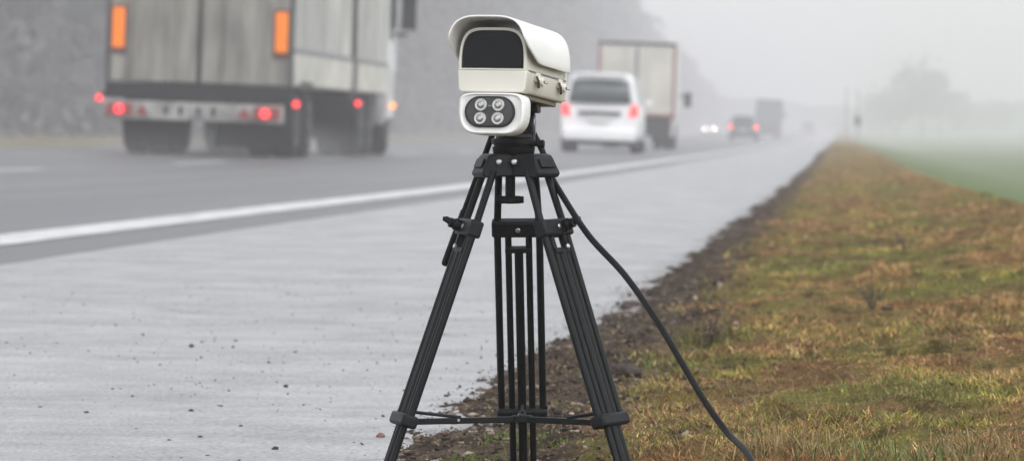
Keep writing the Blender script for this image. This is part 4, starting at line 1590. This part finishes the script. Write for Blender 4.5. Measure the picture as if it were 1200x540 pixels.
# dry weeds standing in the grass
def weed(px, py, hpx, seed, label, grp=None):
    p = ground_at(px, py, zverge)
    h = hpx * p.y / F_PX
    rt = empty('weed', (p.x, p.y, float(zverge(p.x, p.y))))
    tag(rt, label, 'weed', grp)
    rr = random.Random(seed)
    for k_ in range(11):
        a = rr.uniform(0, 6.28)
        s_ = rr.uniform(.15, .95)
        hh = h * rr.uniform(.55, 1)
        mb = MB().tube([(0, 0, -.004), (math.cos(a) * s_ * hh * .4, math.sin(a) * s_ * hh * .4, hh * .55), (math.cos(a) * s_ * hh, math.sin(a) * s_ * hh, hh)], [h * .018, h * .014, h * .006], 5)
        st = mb.build('stem', mat('dry_stem', (.085, .06, .04), .85, var=.3, scale=60), rt)
        lf = MB()
        for q in range(9):
            t = rr.uniform(.4, 1)
            c_ = Vector((math.cos(a) * s_ * hh * t, math.sin(a) * s_ * hh * t, hh * t))
            d = Vector((rr.uniform(-1, 1), rr.uniform(-1, 1), rr.uniform(-.3, .8))).normalized() * h * rr.uniform(.06, .16)
            e_ = d.orthogonal() * .3
            lf.add([c_, c_ + d * .5 + e_, c_ + d, c_ + d * .5 - e_], [(0, 1, 2, 3)])
        lf.build('leaves', mat('dry_leaf', (.10, .07, .045), .85, var=.3, scale=60), st)
    return rt


weed(1022, 362, 34, 3, 'dark dry brown weed standing out of the grass beside a lump of earth')
weed(832, 408, 44, 4, 'brown wispy weed in the grass beside the black cable')
weed(1060, 295, 22, 5, 'small dark green-brown weed farther along the verge crest')


# spray thrown up by the lorry's wheels: soft real volume round the axles
def spray(name, X0, X1, Y0, Y1, H, dens, label, seed):
    xm, ym = (X0 + X1) / 2, (Y0 + Y1) / 2
    z0 = float(zroad(X1, ym)) + .01
    zl = float(zroad(X0, ym)) + .01
    m = bpy.data.materials.new('spray_' + str(seed))
    m.use_nodes = True
    nt = m.node_tree
    nt.nodes.remove(nt.nodes['Principled BSDF'])
    pv = nt.nodes.new('ShaderNodeVolumePrincipled')
    pv.inputs['Color'].default_value = (.99, .99, .99, 1)
    tc = nt.nodes.new('ShaderNodeTexCoord')
    # falloff in the unit box of the cloud
    mp = nt.nodes.new('ShaderNodeMapping')
    mp.vector_type = 'POINT'
    mp.inputs['Scale'].default_value = (2 / (X1 - X0), 2 / (Y1 - Y0), 1 / H)
    nt.links.new(tc.outputs['Object'], mp.inputs[0])
    ln = nt.nodes.new('ShaderNodeVectorMath')
    ln.operation = 'LENGTH'
    nt.links.new(mp.outputs[0], ln.inputs[0])
    mr = nt.nodes.new('ShaderNodeMapRange')
    mr.interpolation_type = 'SMOOTHSTEP'
    mr.inputs[1].default_value = 1.0
    mr.inputs[2].default_value = 0.15
    mr.inputs[3].default_value = 0
    mr.inputs[4].default_value = 1
    nt.links.new(ln.outputs['Value'], mr.inputs[0])
    nz = noise(nt, tc.outputs['Object'], 1.1, 3)
    nr = nt.nodes.new('ShaderNodeMapRange')
    nr.inputs[1].default_value = .32
    nr.inputs[2].default_value = .68
    nt.links.new(nz, nr.inputs[0])
    mu = nt.nodes.new('ShaderNodeMath')
    mu.operation = 'MULTIPLY'
    nt.links.new(mr.outputs[0], mu.inputs[0])
    nt.links.new(nr.outputs[0], mu.inputs[1])
    m2 = nt.nodes.new('ShaderNodeMath')
    m2.operation = 'MULTIPLY'
    nt.links.new(mu.outputs[0], m2.inputs[0])
    m2.inputs[1].default_value = dens
    nt.links.new(m2.outputs[0], pv.inputs['Density'])
    nt.links.new(pv.outputs[0], nt.nodes['Material Output'].inputs['Volume'])
    a, b = (X1 - X0) / 2, (Y1 - Y0) / 2
    lo = (z0 - zl) / 2
    mid = (z0 + zl) / 2
    vs = [(-a, -b, -lo), (a, -b, lo), (a, b, lo), (-a, b, -lo), (-a, -b, H), (a, -b, H), (a, b, H), (-a, b, H)]
    o = MB().add(vs, [(3, 2, 1, 0), (4, 5, 6, 7), (0, 1, 5, 4), (1, 2, 6, 5), (2, 3, 7, 6), (3, 0, 4, 7)]).build(name, m, smooth=False, loc=(xm, ym, mid))
    tag(o, label, 'spray', kind='stuff')


spray('road_spray', tX - 2.6, tX + 2.1, 55.0, 73, .62, .15, 'white road spray swirling round the lorry wheels', 1)
